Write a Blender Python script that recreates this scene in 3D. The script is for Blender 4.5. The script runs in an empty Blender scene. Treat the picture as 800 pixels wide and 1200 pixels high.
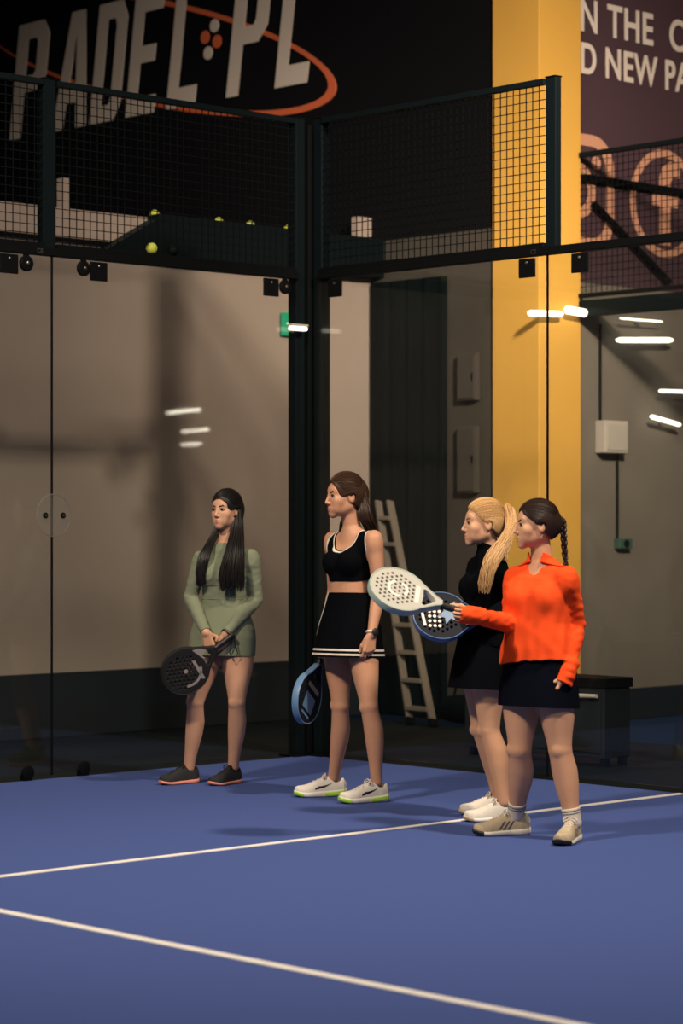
import bpy, bmesh, math, random
import numpy as np
from mathutils import Vector, Matrix

# ------------------------------------------------------------------ camera, world, lights, exposure
SC = bpy.context.scene
COL = SC.collection
FPX, HZ, CH = 2833.0, 615.0, 1.45            # focal length in pixels (800x1200), horizon row, camera height
cam_d = bpy.data.cameras.new('camera'); cam = bpy.data.objects.new('camera', cam_d); COL.objects.link(cam)
cam.location = (0, 0, CH); cam.rotation_euler = (math.pi/2, 0, 0)
cam_d.sensor_fit = 'VERTICAL'; cam_d.sensor_height = 36.0; cam_d.lens = FPX/1200*36
cam_d.shift_y = (HZ-600)/1200
cam_d.dof.use_dof = True; cam_d.dof.focus_distance = 12.3; cam_d.dof.aperture_fstop = 2.4
cam_d.clip_end = 200
SC.camera = cam
vs = SC.view_settings
vs.view_transform = 'Standard'; vs.look = 'None'; vs.gamma = 1; vs.use_curve_mapping = False
vs.exposure = 0.0
w = bpy.data.worlds.new('world'); SC.world = w; w.use_nodes = True
w.node_tree.nodes['Background'].inputs[0].default_value = (.25, .5, .75, 1)
w.node_tree.nodes['Background'].inputs[1].default_value = .010

def area(name, loc, target, size, power, col, spread=160, sy=None):
    l = bpy.data.lights.new(name, 'AREA'); l.energy = power; l.color = col; l.size = size
    if sy: l.shape = 'RECTANGLE'; l.size_y = sy
    l.spread = math.radians(spread)
    o = bpy.data.objects.new(name, l); COL.objects.link(o); o.location = loc
    o.rotation_euler = (Vector(target)-Vector(loc)).to_track_quat('-Z', 'Y').to_euler()
    return o
WARM = (1, .83, .64)
area('court_floodlight', (3.4, 8.6, 6.6), (0.0, 12.2, 0), .45, 225, WARM, 120)
area('court_floodlight', (-3.6, 7.6, 6.4), (0.2, 12.6, 0.6), .55, 195, WARM, 110)
area('court_floodlight', (0.5, 5.0, 6.5), (0.2, 9.5, 0.0), 1.0, 75, (1, .88, .74), 120)
area('hall_lamp', (-1.9, 17.0, 5.3), (-1.5, 17.9, 2.0), .6, 15, WARM, 150, 1.6)
area('hall_lamp', (4.4, 15.0, 5.6), (4.4, 18.2, 2.4), 1.6, 9, WARM, 130, 2.2)
area('column_fill', (2.9, 9.0, 5.9), (1.5, 17.0, 3.4), .5, 80, (1, .80, .60), 45)  # added light that brightens the column, no fixture belongs to it
area('banner_spot', (-2.6, 15.8, 7.4), (-1.6, 20.3, 5.4), .5, 2.2, (1, .82, .7), 120)

# ------------------------------------------------------------------ helpers
A0 = math.radians(43.5)
U = Vector((math.cos(A0), math.sin(A0), 0)); V = Vector((math.sin(A0), -math.cos(A0), 0))
CORNER = Vector((-.205, 15.2, 0))
def CW(a, b, z=0): return CORNER + U*a + V*b + Vector((0, 0, z))       # a along the end wall, b along the side wall
def PW(px, py, d): return Vector(((px-400)/FPX*d, d, CH+(HZ-py)/FPX*d)) # pixel + distance -> point
def b_at(a, px):                                                         # b on the plane a = const under a pixel column
    k = (px-400)/FPX; p = CORNER + U*a
    return (k*p.y-p.x)/(V.x-k*V.y)
def a_at(b, px):
    k = (px-400)/FPX; p = CORNER + V*b
    return (k*p.y-p.x)/(U.x-k*U.y)
def z_at(p, py): return CH+(HZ-py)/FPX*p.y

def tag(o, label=None, cat=None, group=None, kind=None):
    if label: o['label'] = label
    if cat: o['category'] = cat
    if group: o['group'] = group
    if kind: o['kind'] = kind
    return o
def empty(name, loc, label, cat, group=None):
    o = bpy.data.objects.new(name, None); COL.objects.link(o); o.location = loc; o.empty_display_size = .1
    return tag(o, label, cat, group)
def link_mesh(name, me, mat, parent=None):
    o = bpy.data.objects.new(name, me); COL.objects.link(o)
    if mat: me.materials.append(mat)
    if parent:
        o.parent = parent
        o.matrix_parent_inverse = world_m(parent).inverted()
    return o
def world_m(o):
    m = Matrix.LocRotScale(o.location, o.rotation_euler, o.scale)
    if o.parent: m = world_m(o.parent) @ o.matrix_parent_inverse @ m
    return m
class MB:
    def __init__(s): s.v = []; s.f = []; s.sm = []
    def add(s, vs_, fs, smooth=False):
        n = len(s.v); s.v += [tuple(q) for q in vs_]; s.f += [tuple(i+n for i in f) for f in fs]; s.sm += [smooth]*len(fs); return s
    def box(s, c, ax, ay, az):                 # centre and three half-axis vectors
        c, ax, ay, az = map(Vector, (c, ax, ay, az))
        if ax.cross(ay).dot(az) < 0: ax = -ax
        v = [c+ax*i+ay*j+az*k for k in (-1, 1) for j in (-1, 1) for i in (-1, 1)]
        return s.add(v, [(0, 2, 3, 1), (4, 5, 7, 6), (0, 1, 5, 4), (2, 6, 7, 3), (0, 4, 6, 2), (1, 3, 7, 5)])
    def cbox(s, a0, a1, b0, b1, z0, z1):       # box in court coordinates
        return s.box(CW((a0+a1)/2, (b0+b1)/2, (z0+z1)/2), U*((a1-a0)/2), V*((b1-b0)/2), (0, 0, (z1-z0)/2))
    def bar(s, p, q, w_, h_, up=(0, 0, 1)):
        p, q, up = Vector(p), Vector(q), Vector(up); d = (q-p).normalized()
        if abs(d.dot(up)) > .95: up = V
        x = d.cross(up).normalized(); y = x.cross(d)
        return s.box((p+q)/2, x*w_/2, y*h_/2, (q-p)/2)
    def tube(s, pts, rad, n=8, cap=True, sx=1.0, ref=None):
        pts = [Vector(p) for p in pts]; m = len(pts)
        if not hasattr(rad, '__len__'): rad = [rad]*m
        vs_, fs = [], []; prev = Vector(ref) if ref else None
        for i, p in enumerate(pts):
            d = (pts[min(i+1, m-1)]-pts[max(i-1, 0)]).normalized()
            if prev is None: prev = Vector((0, 0, 1)) if abs(d.z) < .9 else Vector((1, 0, 0))
            x = (prev-d*prev.dot(d)).normalized(); y = d.cross(x); prev = x
            for k in range(n):
                t = 2*math.pi*k/n
                vs_.append(p+(x*math.cos(t)*sx+y*math.sin(t))*rad[i])
        for i in range(m-1):
            for k in range(n):
                k2 = (k+1) % n
                fs.append((i*n+k, i*n+k2, (i+1)*n+k2, (i+1)*n+k))
        if cap: fs += [tuple(range(n))[::-1], tuple(range((m-1)*n, m*n))]
        return s.add(vs_, fs, True)
    def cyl(s, p, q, r, n=20): return s.tube([p, q], r, n)
    def lathe(s, c, axis, prof, n=24):         # prof: (radius, height along axis)
        axis = Vector(axis).normalized(); x = axis.orthogonal().normalized(); y = axis.cross(x); c = Vector(c)
        vs_, fs = [], []
        for r, h in prof:
            for k in range(n):
                t = 2*math.pi*k/n; vs_.append(c+axis*h+(x*math.cos(t)+y*math.sin(t))*r)
        for i in range(len(prof)-1):
            for k in range(n):
                k2 = (k+1) % n; fs.append((i*n+k, i*n+k2, (i+1)*n+k2, (i+1)*n+k))
        fs += [tuple(range(n))[::-1], tuple(range((len(prof)-1)*n, len(prof)*n))]
        return s.add(vs_, fs, True)
    def build(s, name, mat, parent=None, bevel=0):
        me = bpy.data.meshes.new(name); me.from_pydata(s.v, [], s.f); me.validate()
        if len(me.polygons) == len(s.sm): me.polygons.foreach_set('use_smooth', s.sm)
        bm = bmesh.new(); bm.from_mesh(me)
        bmesh.ops.recalc_face_normals(bm, faces=bm.faces)
        for e in bm.edges:
            if len(e.link_faces) == 2 and e.calc_face_angle(0) > .6: e.smooth = False
        bm.to_mesh(me); bm.free()
        o = link_mesh(name, me, mat, parent)
        if bevel:
            m = o.modifiers.new('bevel', 'BEVEL'); m.width = bevel; m.segments = 2; m.limit_method = 'ANGLE'
        return o
def curve_solid(name, loops, depth, mat, parent, frame, bevel=0.0):
    """filled planar outline(s) with holes, given thickness; frame = (origin, x axis, y axis, z axis)"""
    cd = bpy.data.curves.new(name, 'CURVE'); cd.dimensions = '2D'; cd.fill_mode = 'BOTH'
    cd.extrude = max(depth/2-bevel, 1e-4); cd.bevel_depth = bevel; cd.bevel_resolution = 2
    if bevel: cd.offset = -bevel
    for lp in loops:
        sp = cd.splines.new('POLY'); sp.points.add(len(lp)-1); sp.use_cyclic_u = True
        for p_, q in zip(sp.points, lp): p_.co = (q[0], q[1], 0, 1)
    o = bpy.data.objects.new('tmp', cd); COL.objects.link(o)
    dg = bpy.context.evaluated_depsgraph_get(); dg.update()
    me = bpy.data.meshes.new_from_object(o.evaluated_get(dg), depsgraph=dg)
    bpy.data.objects.remove(o); bpy.data.curves.remove(cd)
    og, x, y, z = [Vector(q) for q in frame]
    M = Matrix(((x.x, y.x, z.x, og.x), (x.y, y.y, z.y, og.y), (x.z, y.z, z.z, og.z), (0, 0, 0, 1)))
    me.transform(M); me.name = name; me.materials.clear()
    return link_mesh(name, me, mat, parent)
def text_solid(name, body, size, depth, mat, parent, frame, bold=0.0, shear=0.0, sx=1.0, spacing=1.0):
    cd = bpy.data.curves.new(name, 'FONT'); cd.body = body; cd.size = size; cd.extrude = depth/2
    cd.offset = bold; cd.shear = shear; cd.space_character = spacing
    o = bpy.data.objects.new('tmp', cd); COL.objects.link(o)
    dg = bpy.context.evaluated_depsgraph_get(); dg.update()
    me = bpy.data.meshes.new_from_object(o.evaluated_get(dg), depsgraph=dg)
    bpy.data.objects.remove(o); bpy.data.curves.remove(cd)
    og, x, y, z = [Vector(q) for q in frame]; x = x*sx
    M = Matrix(((x.x, y.x, z.x, og.x), (x.y, y.y, z.y, og.y), (x.z, y.z, z.z, og.z), (0, 0, 0, 1)))
    me.transform(M); me.name = name; me.materials.clear()
    return link_mesh(name, me, mat, parent)

def words_solid(body, size, depth, mat_, parent, frame, bold=0.0, sx=1.0, spacing=1.0):
    """lettering, one mesh per letter"""
    def meas(t):
        cd = bpy.data.curves.new('m', 'FONT'); cd.body = t; cd.size = size; cd.offset = bold; cd.space_character = spacing
        o = bpy.data.objects.new('m', cd); COL.objects.link(o); dg = bpy.context.evaluated_depsgraph_get(); dg.update()
        me = bpy.data.meshes.new_from_object(o.evaluated_get(dg), depsgraph=dg); x = max(v.co.x for v in me.vertices)
        bpy.data.objects.remove(o); bpy.data.curves.remove(cd); bpy.data.meshes.remove(me); return x
    for i, ch in enumerate(body):
        if ch == ' ': continue
        off = meas(body[:i+1])-meas(ch)
        text_solid('letter', ch, size, depth, mat_, parent, (frame[0]+frame[1]*off*sx, *frame[1:]), bold, 0, sx)

def mat(name, col, rough=.6, metal=0, noise=None, bump=None, spec=.5, sss=0, emis=None, sheen=0):
    """noise = (scale, amount) colour variation; bump = (scale, strength)"""
    m = bpy.data.materials.new(name); m.use_nodes = True; nt = m.node_tree; bs = nt.nodes['Principled BSDF']
    bs.inputs['Base Color'].default_value = (*col, 1); bs.inputs['Roughness'].default_value = rough
    bs.inputs['Metallic'].default_value = metal; bs.inputs['Specular IOR Level'].default_value = spec
    if sss:
        bs.inputs['Subsurface Weight'].default_value = sss; bs.inputs['Subsurface Radius'].default_value = (.012, .005, .003)
        bs.inputs['Subsurface Scale'].default_value = 1.0
    if sheen: bs.inputs['Sheen Weight'].default_value = sheen
    if emis: bs.inputs['Emission Color'].default_value = (*emis[0], 1); bs.inputs['Emission Strength'].default_value = emis[1]
    tc = nt.nodes.new('ShaderNodeTexCoord')
    if noise:
        n = nt.nodes.new('ShaderNodeTexNoise'); nt.links.new(tc.outputs['Object'], n.inputs['Vector'])
        n.inputs['Scale'].default_value = noise[0]; n.inputs['Detail'].default_value = 6
        mx = nt.nodes.new('ShaderNodeMix'); mx.data_type = 'RGBA'
        mx.inputs['A'].default_value = (*[c*(1-noise[1]) for c in col], 1)
        mx.inputs['B'].default_value = (*[min(1, c*(1+noise[1])) for c in col], 1)
        nt.links.new(n.outputs['Fac'], mx.inputs['Factor']); nt.links.new(mx.outputs['Result'], bs.inputs['Base Color'])
    if bump:
        n = nt.nodes.new('ShaderNodeTexNoise'); nt.links.new(tc.outputs['Object'], n.inputs['Vector'])
        n.inputs['Scale'].default_value = bump[0]; n.inputs['Detail'].default_value = 4
        b = nt.nodes.new('ShaderNodeBump'); b.inputs['Strength'].default_value = bump[1]; b.inputs['Distance'].default_value = .01
        nt.links.new(n.outputs['Fac'], b.inputs['Height']); nt.links.new(b.outputs['Normal'], bs.inputs['Normal'])
    return m
def glass_mat(name, tint, haze=.02):
    m = bpy.data.materials.new(name); m.use_nodes = True; nt = m.node_tree; N = nt.nodes; N.remove(N['Principled BSDF'])
    out = N['Material Output']
    tr = N.new('ShaderNodeBsdfTransparent'); tr.inputs[0].default_value = (*tint, 1)
    gl = N.new('ShaderNodeBsdfGlossy'); gl.inputs['Roughness'].default_value = .02
    df = N.new('ShaderNodeBsdfDiffuse'); df.inputs[0].default_value = (.6, .58, .55, 1)
    lw = N.new('ShaderNodeLayerWeight'); lw.inputs[0].default_value = .5
    pw = N.new('ShaderNodeMath'); pw.operation = 'POWER'; pw.inputs[1].default_value = 5
    ma = N.new('ShaderNodeMath'); ma.operation = 'MULTIPLY_ADD'; ma.inputs[1].default_value = .95; ma.inputs[2].default_value = .032
    nt.links.new(lw.outputs['Facing'], pw.inputs[0]); nt.links.new(pw.outputs[0], ma.inputs[0])
    m1 = N.new('ShaderNodeMixShader'); m2 = N.new('ShaderNodeMixShader')
    tc = N.new('ShaderNodeTexCoord'); mp = N.new('ShaderNodeMapping'); mp.inputs['Scale'].default_value = (1.2, 1.2, .5)
    nz = N.new('ShaderNodeTexNoise'); nz.inputs['Scale'].default_value = 1.5; nz.inputs['Detail'].default_value = 5
    nt.links.new(tc.outputs['Object'], mp.inputs[0]); nt.links.new(mp.outputs[0], nz.inputs['Vector'])
    hz = N.new('ShaderNodeMath'); hz.operation = 'MULTIPLY'; hz.inputs[1].default_value = haze*2
    nt.links.new(nz.outputs['Fac'], hz.inputs[0]); nt.links.new(hz.outputs[0], m1.inputs[0])
    nt.links.new(tr.outputs[0], m1.inputs[1]); nt.links.new(df.outputs[0], m1.inputs[2])
    nt.links.new(ma.outputs[0], m2.inputs[0]); nt.links.new(m1.outputs[0], m2.inputs[1]); nt.links.new(gl.outputs[0], m2.inputs[2])
    nt.links.new(m2.outputs[0], out.inputs[0])
    return m

M = {}
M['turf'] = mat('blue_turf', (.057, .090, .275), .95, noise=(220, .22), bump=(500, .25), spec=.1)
M['turf_far'] = mat('unlit_blue_turf', (.010, .026, .070), .9, noise=(80, .2), spec=.1)  # neighbour court is unlit: its shade is put into the turf colour
M['turf_line'] = mat('white_turf', (.72, .70, .68), .9, noise=(180, .08), bump=(500, .2), spec=.1)
M['rubber'] = mat('dark_rubber_floor', (.0050, .0095, .012), .75, noise=(40, .3), spec=.15)
M['steel'] = mat('dark_teal_steel', (.0022, .0060, .0080), .65, spec=.10)
M['black'] = mat('black_steel', (.0018, .0026, .0034), .65, spec=.10)
M['wire'] = mat('black_wire', (.002, .0036, .005), .65, spec=.10)
M['bolt'] = mat('bolt_steel', (.3, .28, .25), .35, 1)
M['glass'] = glass_mat('court_glass', (.95, .965, .955), .0010)
M['acrylic'] = glass_mat('clear_plate', (.88, .88, .86), .06)
M['beige'] = mat('beige_partition', (.35, .285, .25), .8, noise=(1.3, .10), bump=(60, .05), spec=.2)
M['plinth'] = mat('dark_plinth', (.006, .011, .017), .6, noise=(5, .3))
M['blackwall'] = mat('black_wall', (.004, .004, .006), .9, spec=.1)
M['backdrop'] = mat('dark_teal_panel', (.0016, .0052, .0062), .9, noise=(3, .3), spec=.05)
M['greywall'] = mat('grey_wall', (.15, .135, .115), .85, noise=(2.2, .18), bump=(40, .1), spec=.2)
M['recess'] = mat('shaded_grey_wall', (.058, .052, .045), .85, noise=(2.2, .18), spec=.2)  # darkened copy of the grey wall, the recess shade is in the colour
M['purple'] = mat('purple_banner', (.060, .034, .045), .8, noise=(3, .06), spec=.15)
M['yellow'] = mat('yellow_paint', (.63, .355, .068), .6, noise=(3, .05), bump=(25, .05), spec=.3)
M['white_print'] = mat('white_print', (.62, .55, .50), .7)
M['pink_print'] = mat('salmon_print', (.50, .25, .16), .7)
M['orange_print'] = mat('orange_print', (.62, .13, .05), .7)
M['ball'] = mat('ball_felt', (.50, .58, .05), .95, bump=(400, .4))
M['alu'] = mat('dull_aluminium', (.20, .17, .14), .6, .2)
M['box'] = mat('grey_plastic', (.40, .37, .33), .6)
M['green_sign'] = mat('exit_sign', (.01, .20, .10), .5, emis=((.01, .32, .15), .5))
M['sign_white'] = mat('exit_pictogram', (.8, .9, .8), .5, emis=((.8, 1, .85), .5))
M['lamp'] = mat('lamp_diffuser', (.9, .85, .75), .5, emis=((1, .88, .70), 14))
M['tube'] = mat('tube_light', (.9, .85, .75), .5, emis=((1, .90, .74), 22))
M['lamp_reflection_glow'] = mat('lamp_reflection_glow', (.9, .85, .75), .5, emis=((1, .90, .74), 2.2))  # glow of the emergency lamp and of the tubes imitating reflections

# ------------------------------------------------------------------ the setting
def struct(o): o['kind'] = 'structure'; return o
def part1_setting():
    mb = MB(); mb.cbox(-11, 0, 0, 16, -.06, 0); struct(mb.build('floor', M['turf']))
    mb = MB(); mb.cbox(-11, 2.25, -7, 0, -.06, -.004); mb.cbox(.0, 2.25, 0, 16, -.06, -.004); struct(mb.build('floor_surround', M['rubber']))
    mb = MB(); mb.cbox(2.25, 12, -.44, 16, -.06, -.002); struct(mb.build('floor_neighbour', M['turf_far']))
    mb = MB(); mb.cbox(-10, -.01, 2.95, 3.0, -.002, .003); struct(mb.build('trim_1', M['turf_line']))
    mb = MB(); mb.cbox(-5.025, -4.975, 2.80, 12, -.002, .0032); struct(mb.build('trim_2', M['turf_line']))
    # partition behind the end glass
    mb = MB(); mb.cbox(-8, 2.65, -2.30, -2.155, 0, 3.62); struct(mb.build('wall_back', M['beige']))
    mb = MB(); mb.cbox(-8, 2.63, -2.155, -2.13, 0, .44); struct(mb.build('baseboard_back', M['plinth'], bevel=.004))
    # block with the corner column: dark side face, upper black face with the sign, right face
    mb = MB(); mb.cbox(2.65, 2.80, -2.155, -.865, 0, 3.62); struct(mb.build('wall_recess', M['recess']))
    mb = MB(); mb.cbox(2.65, 2.80, -12, -.865, 3.62, 8.0); struct(mb.build('wall_sign', M['blackwall']))
    mb = MB(); mb.cbox(3.075, 12, -.60, -.44, 0, 3.22); struct(mb.build('wall_right', M['greywall']))
    mb = MB(); mb.cbox(3.075, 12, -.60, -.44, 3.22, 8.0); struct(mb.build('wall_right_upper', M['purple']))
    mb = MB(); mb.cbox(3.08, 12, -.44, -.415, 0, .23); struct(mb.build('baseboard_right', M['plinth'], bevel=.004))
    # dark wall far behind everything, and a dark ceiling
    mb = MB(); mb.cbox(-14, 12, -12.2, -12, 0, 9); struct(mb.build('wall_far', M['blackwall']))
    mb = MB(); mb.cbox(-14, 14, -12.2, 22, 9, 9.2); struct(mb.build('ceiling', M['blackwall']))
part1_setting()

def column():
    r = empty('column', CW(2.86, -.65), 'bright yellow painted square column running up through the frame', 'column')
    mb = MB(); mb.cbox(2.62, 3.075, -.865, -.41, 0, 7.5); mb.build('shaft', M['yellow'], r, bevel=.006)
    mb = MB(); mb.cbox(2.61, 3.085, -.875, -.40, 0, .2); mb.build('base', M['plinth'], r, bevel=.004)
column()

# ------------------------------------------------------------------ glass cage of the court
def glass_panel(a0, a1, b0, b1, label, joints):
    c = CW((a0+a1)/2, (b0+b1)/2, 0)
    r = empty('glass_screen', c, label, 'glass panel', 'tall glass panes of the court cage')
    mb = MB(); mb.cbox(a0, a1, b0, b1, .03, 2.985); mb.build('pane', M['glass'], r)
    return r
G = .006
PANEL = []
for i, (x0, lab) in enumerate([(-2.0, 'clear glass pane behind the woman in green, from pane joint to dark corner post'),
                              (-4.0, 'clear glass pane at the left edge, left of the round clear joint plate')]):
    PANEL.append(glass_panel(x0+G, x0+2-G-(.06 if i == 0 else 0), -.006, .006, lab, 0))
for i, (y0, lab) in enumerate([(0.0, 'clear glass pane in front of the ladder, right of the dark corner post'),
                              (2.0, 'clear glass pane at the right edge, in front of the grey wall box')]):
    PANEL.append(glass_panel(-.006, .006, y0+G+(.06 if i == 0 else 0), y0+2-G, lab, 0))

for a, b, P_ in ((-2.0, 0, 0), (0, 2.0, 2)):
    mb = MB(); mb.cbox(a-.005, a+.005, b-.005, b+.005, .02, 2.985); mb.build('joint_seal', M['black'], PANEL[P_])

def wire_mesh(mb, axis, lo, hi, z0, z1, other, step=.05, r=.0022):
    n = int(round((hi-lo)/step))
    for i in range(1, n):
        t = lo+(hi-lo)*i/n
        p = (CW(t, other, z0), CW(t, other, z1)) if axis == 'a' else (CW(other, t, z0), CW(other, t, z1))
        mb.bar(p[0], p[1], 2*r, 2*r)
    m = int(round((z1-z0)/step))
    for k in range(1, m):
        z = z0+(z1-z0)*k/m
        p = (CW(lo, other+.004, z), CW(hi, other+.004, z)) if axis == 'a' else (CW(other-.004, lo, z), CW(other-.004, hi, z))
        mb.bar(p[0], p[1], 2*r, 2*r)
def fence_panel(axis, lo, hi, other, label, z0=3.06, z1=3.98, group='wire mesh panels above the glass'):
    f = (lambda t, z: CW(t, other, z)) if axis == 'a' else (lambda t, z: CW(other, t, z))
    r = empty('fence_panel', f((lo+hi)/2, z0), label, 'fence panel', group)
    mb = MB(); wire_mesh(mb, axis, lo, hi, z0, z1, other); mb.build('wire_mesh', M['wire'], r)
    mb = MB(); mb.bar(f(lo, z1), f(hi, z1), .04, .035); mb.build('top_rail', M['steel'], r, bevel=.003)
    mb = MB(); mb.bar(f(lo, z0-.0145), f(hi, z0-.0145), .05, .028); mb.build('bottom_rail', M['black'], r, bevel=.003)
    return r
def post(a, b, z0, z1, wa, wb, label):
    r = empty('steel_post', CW(a, b, z0), label, 'post', 'dark steel posts of the court cage')
    mb = MB(); mb.cbox(a-wa/2, a+wa/2, b-wb/2, b+wb/2, z0, z1); mb.build('tube', M['steel'], r, bevel=.004)
    mb = MB(); mb.cbox(a-wa/2-.004, a+wa/2+.004, b-wb/2-.004, b+wb/2+.004, z1, z1+.008); mb.build('cap', M['black'], r, bevel=.002)
    if z0 < .5:
        mb = MB(); mb.cbox(a-wa/2-.04, a+wa/2+.04, b-wb/2-.04, b+wb/2+.04, .0, .010); mb.build('foot_plate', M['black'], r)
fence_panel('a', -1.95, -.10, -.03, 'dark wire mesh panel above the glass behind the woman in green')
fence_panel('a', -3.95, -2.05, -.03, 'dark wire mesh panel at the left edge above the glass')
fence_panel('b', .10, 1.96, .03, 'dark wire mesh panel ending in front of the yellow column')
post(-2.0, -.05, 3.031, 4.0, .09, .06, 'short dark post between the two mesh panels on the left')
post(.05, 2.0, 3.031, 4.0, .05, .075, 'short dark post ending the mesh in front of the yellow column')
post(-.06, -.05, .0, 4.0, .075, .075, 'full height dark post, left one of the corner pair')
post(.055, .06, .0, 4.0, .075, .075, 'full height dark post, right one of the corner pair')
def corner_strip():
    mb = MB(); mb.cbox(-.021, .016, -.018, .021, .011, 3.96); mb.cbox(-.0215, .10, -.060, -.018, .011, 3.96)
    tag(mb.build('corner_strip', M['black'], bevel=.004), 'black filler strip between the two corner posts', 'corner strip')
corner_strip()
def glass_rail(axis, lo, hi, label):
    r = empty('glass_rail', CW((lo+hi)/2, 0, 2.985) if axis == 'a' else CW(0, (lo+hi)/2, 2.985), label, 'rail', 'dark rails along the top of the glass')
    mb = MB()
    if axis == 'a': mb.cbox(lo, hi, -.03, .022, 2.985, 3.03)
    else: mb.cbox(-.022, .03, lo, hi, 2.985, 3.03)
    mb.build('beam', M['black'], r, bevel=.003)
    return r
RA = glass_rail('a', -4.5, -.10, 'dark horizontal rail above the glass on the left side')
RB = glass_rail('b', .10, 4.2, 'dark horizontal rail above the glass, passing the yellow column')
def text_on(axis, t, z, body, size, parent, m):
    if axis == 'a': fr = (CW(t, .0235, z), U, (0, 0, 1), V)
    else: fr = (CW(-.0235, t, z), V, (0, 0, 1), -U)
    return text_solid('marking', body, size, .001, m, parent, fr, bold=.0006)
text_on('a', -2.12, 2.997, 'CE', .035, RA, M['bolt']); text_on('b', 1.89, 2.997, 'CE', .035, RB, M['bolt'])
def clamp(axis, t, label, z=2.93, rnd=True):
    """round pivot fitting or square clamp plate holding the top edge of the glass"""
    c = CW(t, 0, z) if axis == 'a' else CW(0, t, z); n = V if axis == 'a' else -U; d = U if axis == 'a' else V
    r = empty('glass_clamp', c, label, 'clamp', 'glass fittings under the rail')
    if rnd:
        mb = MB(); mb.lathe(c+n*.008, n, [(.045, 0), (.045, .014), (.040, .020), (.018, .022)], 28); mb.build('disc', M['black'], r)
        mb = MB(); mb.lathe(c+n*.030, n, [(.011, 0), (.011, .006), (.006, .008)], 12); mb.build('bolt', M['bolt'], r)
        mb = MB(); mb.box(c+n*.014+Vector((0, 0, .045)), d*.018, n*.005, (0, 0, .035)); mb.build('arm', M['black'], r)
    else:
        mb = MB(); mb.box(c+n*.012+Vector((0, 0, -.01)), d*.062, n*.006, (0, 0, .055)); mb.build('plate', M['black'], r, bevel=.004)
        mb = MB(); mb.lathe(c+n*.017+Vector((0, 0, .02)), n, [(.008, 0), (.008, .005), (.004, .007)], 10); mb.build('bolt', M['bolt'], r)
def A(px): return a_at(0, px)
def B(px): return b_at(0, px)
clamp('a', A(29), 'round black pivot fitting left of the pane joint on the left')
clamp('a', A(96), 'round black pivot fitting right of the pane joint on the left')
clamp('a', A(332), 'round black pivot fitting beside the corner post on the left')
clamp('a', A(9), 'square black clamp plate at the left frame edge', rnd=False)
clamp('a', A(114), 'square black clamp plate right of the round fitting on the left glass', rnd=False)
clamp('a', A(316), 'square black clamp plate near the corner on the left glass', rnd=False)
clamp('b', B(394), 'square black clamp plate right of the corner posts', rnd=False)
clamp('b', B(619), 'square black clamp plate in front of the yellow column, left of the joint', rnd=False)
clamp('b', B(681), 'square black clamp plate at the right edge of the yellow column', rnd=False)
def joint_plate():
    c = CW(-2.0, .012, z_at(CW(-2.0, 0), 604))
    r = empty('joint_plate', c, 'round clear disc with two bolts joining the left panes', 'joint plate')
    mb = MB(); mb.lathe(c, V, [(.118, 0), (.122, .003), (.118, .010)], 40); mb.build('disc', M['acrylic'], r)
    mb = MB(); mb.lathe(c, V, [(.121, .001), (.125, .005), (.121, .009)], 40)
    ring = MB(); ring.tube([c+V*.006+(U*math.cos(t)+Vector((0, 0, 1))*math.sin(t))*.121 for t in [k*math.pi/20 for k in range(41)]], .0022, 6, cap=False); ring.build('polished_edge', M['alu'], r)
    for s in (-1, 1):
        b = MB(); b.lathe(c+V*.010+U*.062*s, V, [(.017, 0), (.017, .006), (.008, .008)], 16); b.build('bolt', M['black'], r)
        b = MB(); b.lathe(c+V*.018+U*.062*s, V, [(.007, 0), (.006, .003)], 10); b.build('bolt_head', M['bolt'], r)
joint_plate()
for px, i in ((31, 1), (97, 0)):
    c = CW(A(px), .0, .045)
    mb = MB(); mb.lathe(c+V*.007, V, [(.04, 0), (.04, .014), (.02, .018)], 24)
    mb.box(c+Vector((0, 0, -.028)), U*.03, V*.018, (0, 0, .017)); mb.build('foot', M['black'], PANEL[i])

# ------------------------------------------------------------------ behind the end glass
def ledge():
    r = empty('ledge_beam', CW(.8, -2.09, 3.2), 'dark teal beam along the top of the beige partition, carrying tennis balls', 'beam')
    mb = MB()
    a0, a1 = a_at(-2.1, 178), a_at(-2.1, 456)
    mb.cbox(a0, a1, -2.155, -2.02, 3.34, 3.635); mb.build('channel', M['steel'], r, bevel=.004)
    v = [CW(a, b, z) for b in (-2.15, -2.03) for a, z in ((a_at(-2.1, 118), 3.35), (a0, 3.35), (a0, 3.60))]
    m2 = MB(); m2.add(v, [(0, 1, 2), (5, 4, 3), (0, 3, 4, 1), (1, 4, 5, 2), (2, 5, 3, 0)]); m2.build('end_bracket', M['steel'], r)
    m3 = MB(); m3.bar(CW(-7, -2.13, 3.40), CW(a0, -2.13, 3.40), .03, .03); m3.build('thin_bar', M['black'], r)  # thin dark bar carrying on the channel's lower edge
ledge()
def ball(p, label):
    r = empty('tennis_ball', p, label, 'ball', 'tennis balls stuck up on the partition')
    mb = MB(); n = 14
    mb.lathe(p, (0, 0, 1), [(.001, -.033)]+[(.033*math.cos(t), .033*math.sin(t)) for t in [-math.pi/2+math.pi*(k+1)/14 for k in range(13)]]+[(.001, .033)], 20)
    mb.build('felt', M['ball'], r)
    q = MB(); pts = []
    for k in range(49):
        t = 2*math.pi*k/48; al = .44
        x = math.cos(t)*(1-al)+al*math.cos(3*t); y = math.sin(t)*(1-al)-al*math.sin(3*t); z = 2*math.sqrt(al*(1-al))*math.sin(2*t)
        v = Vector((x, y, z)).normalized()*.0328; pts.append(p+v)
    q.tube(pts, .0012, 5, cap=False); q.build('seam', M['white_print'], r)
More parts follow.
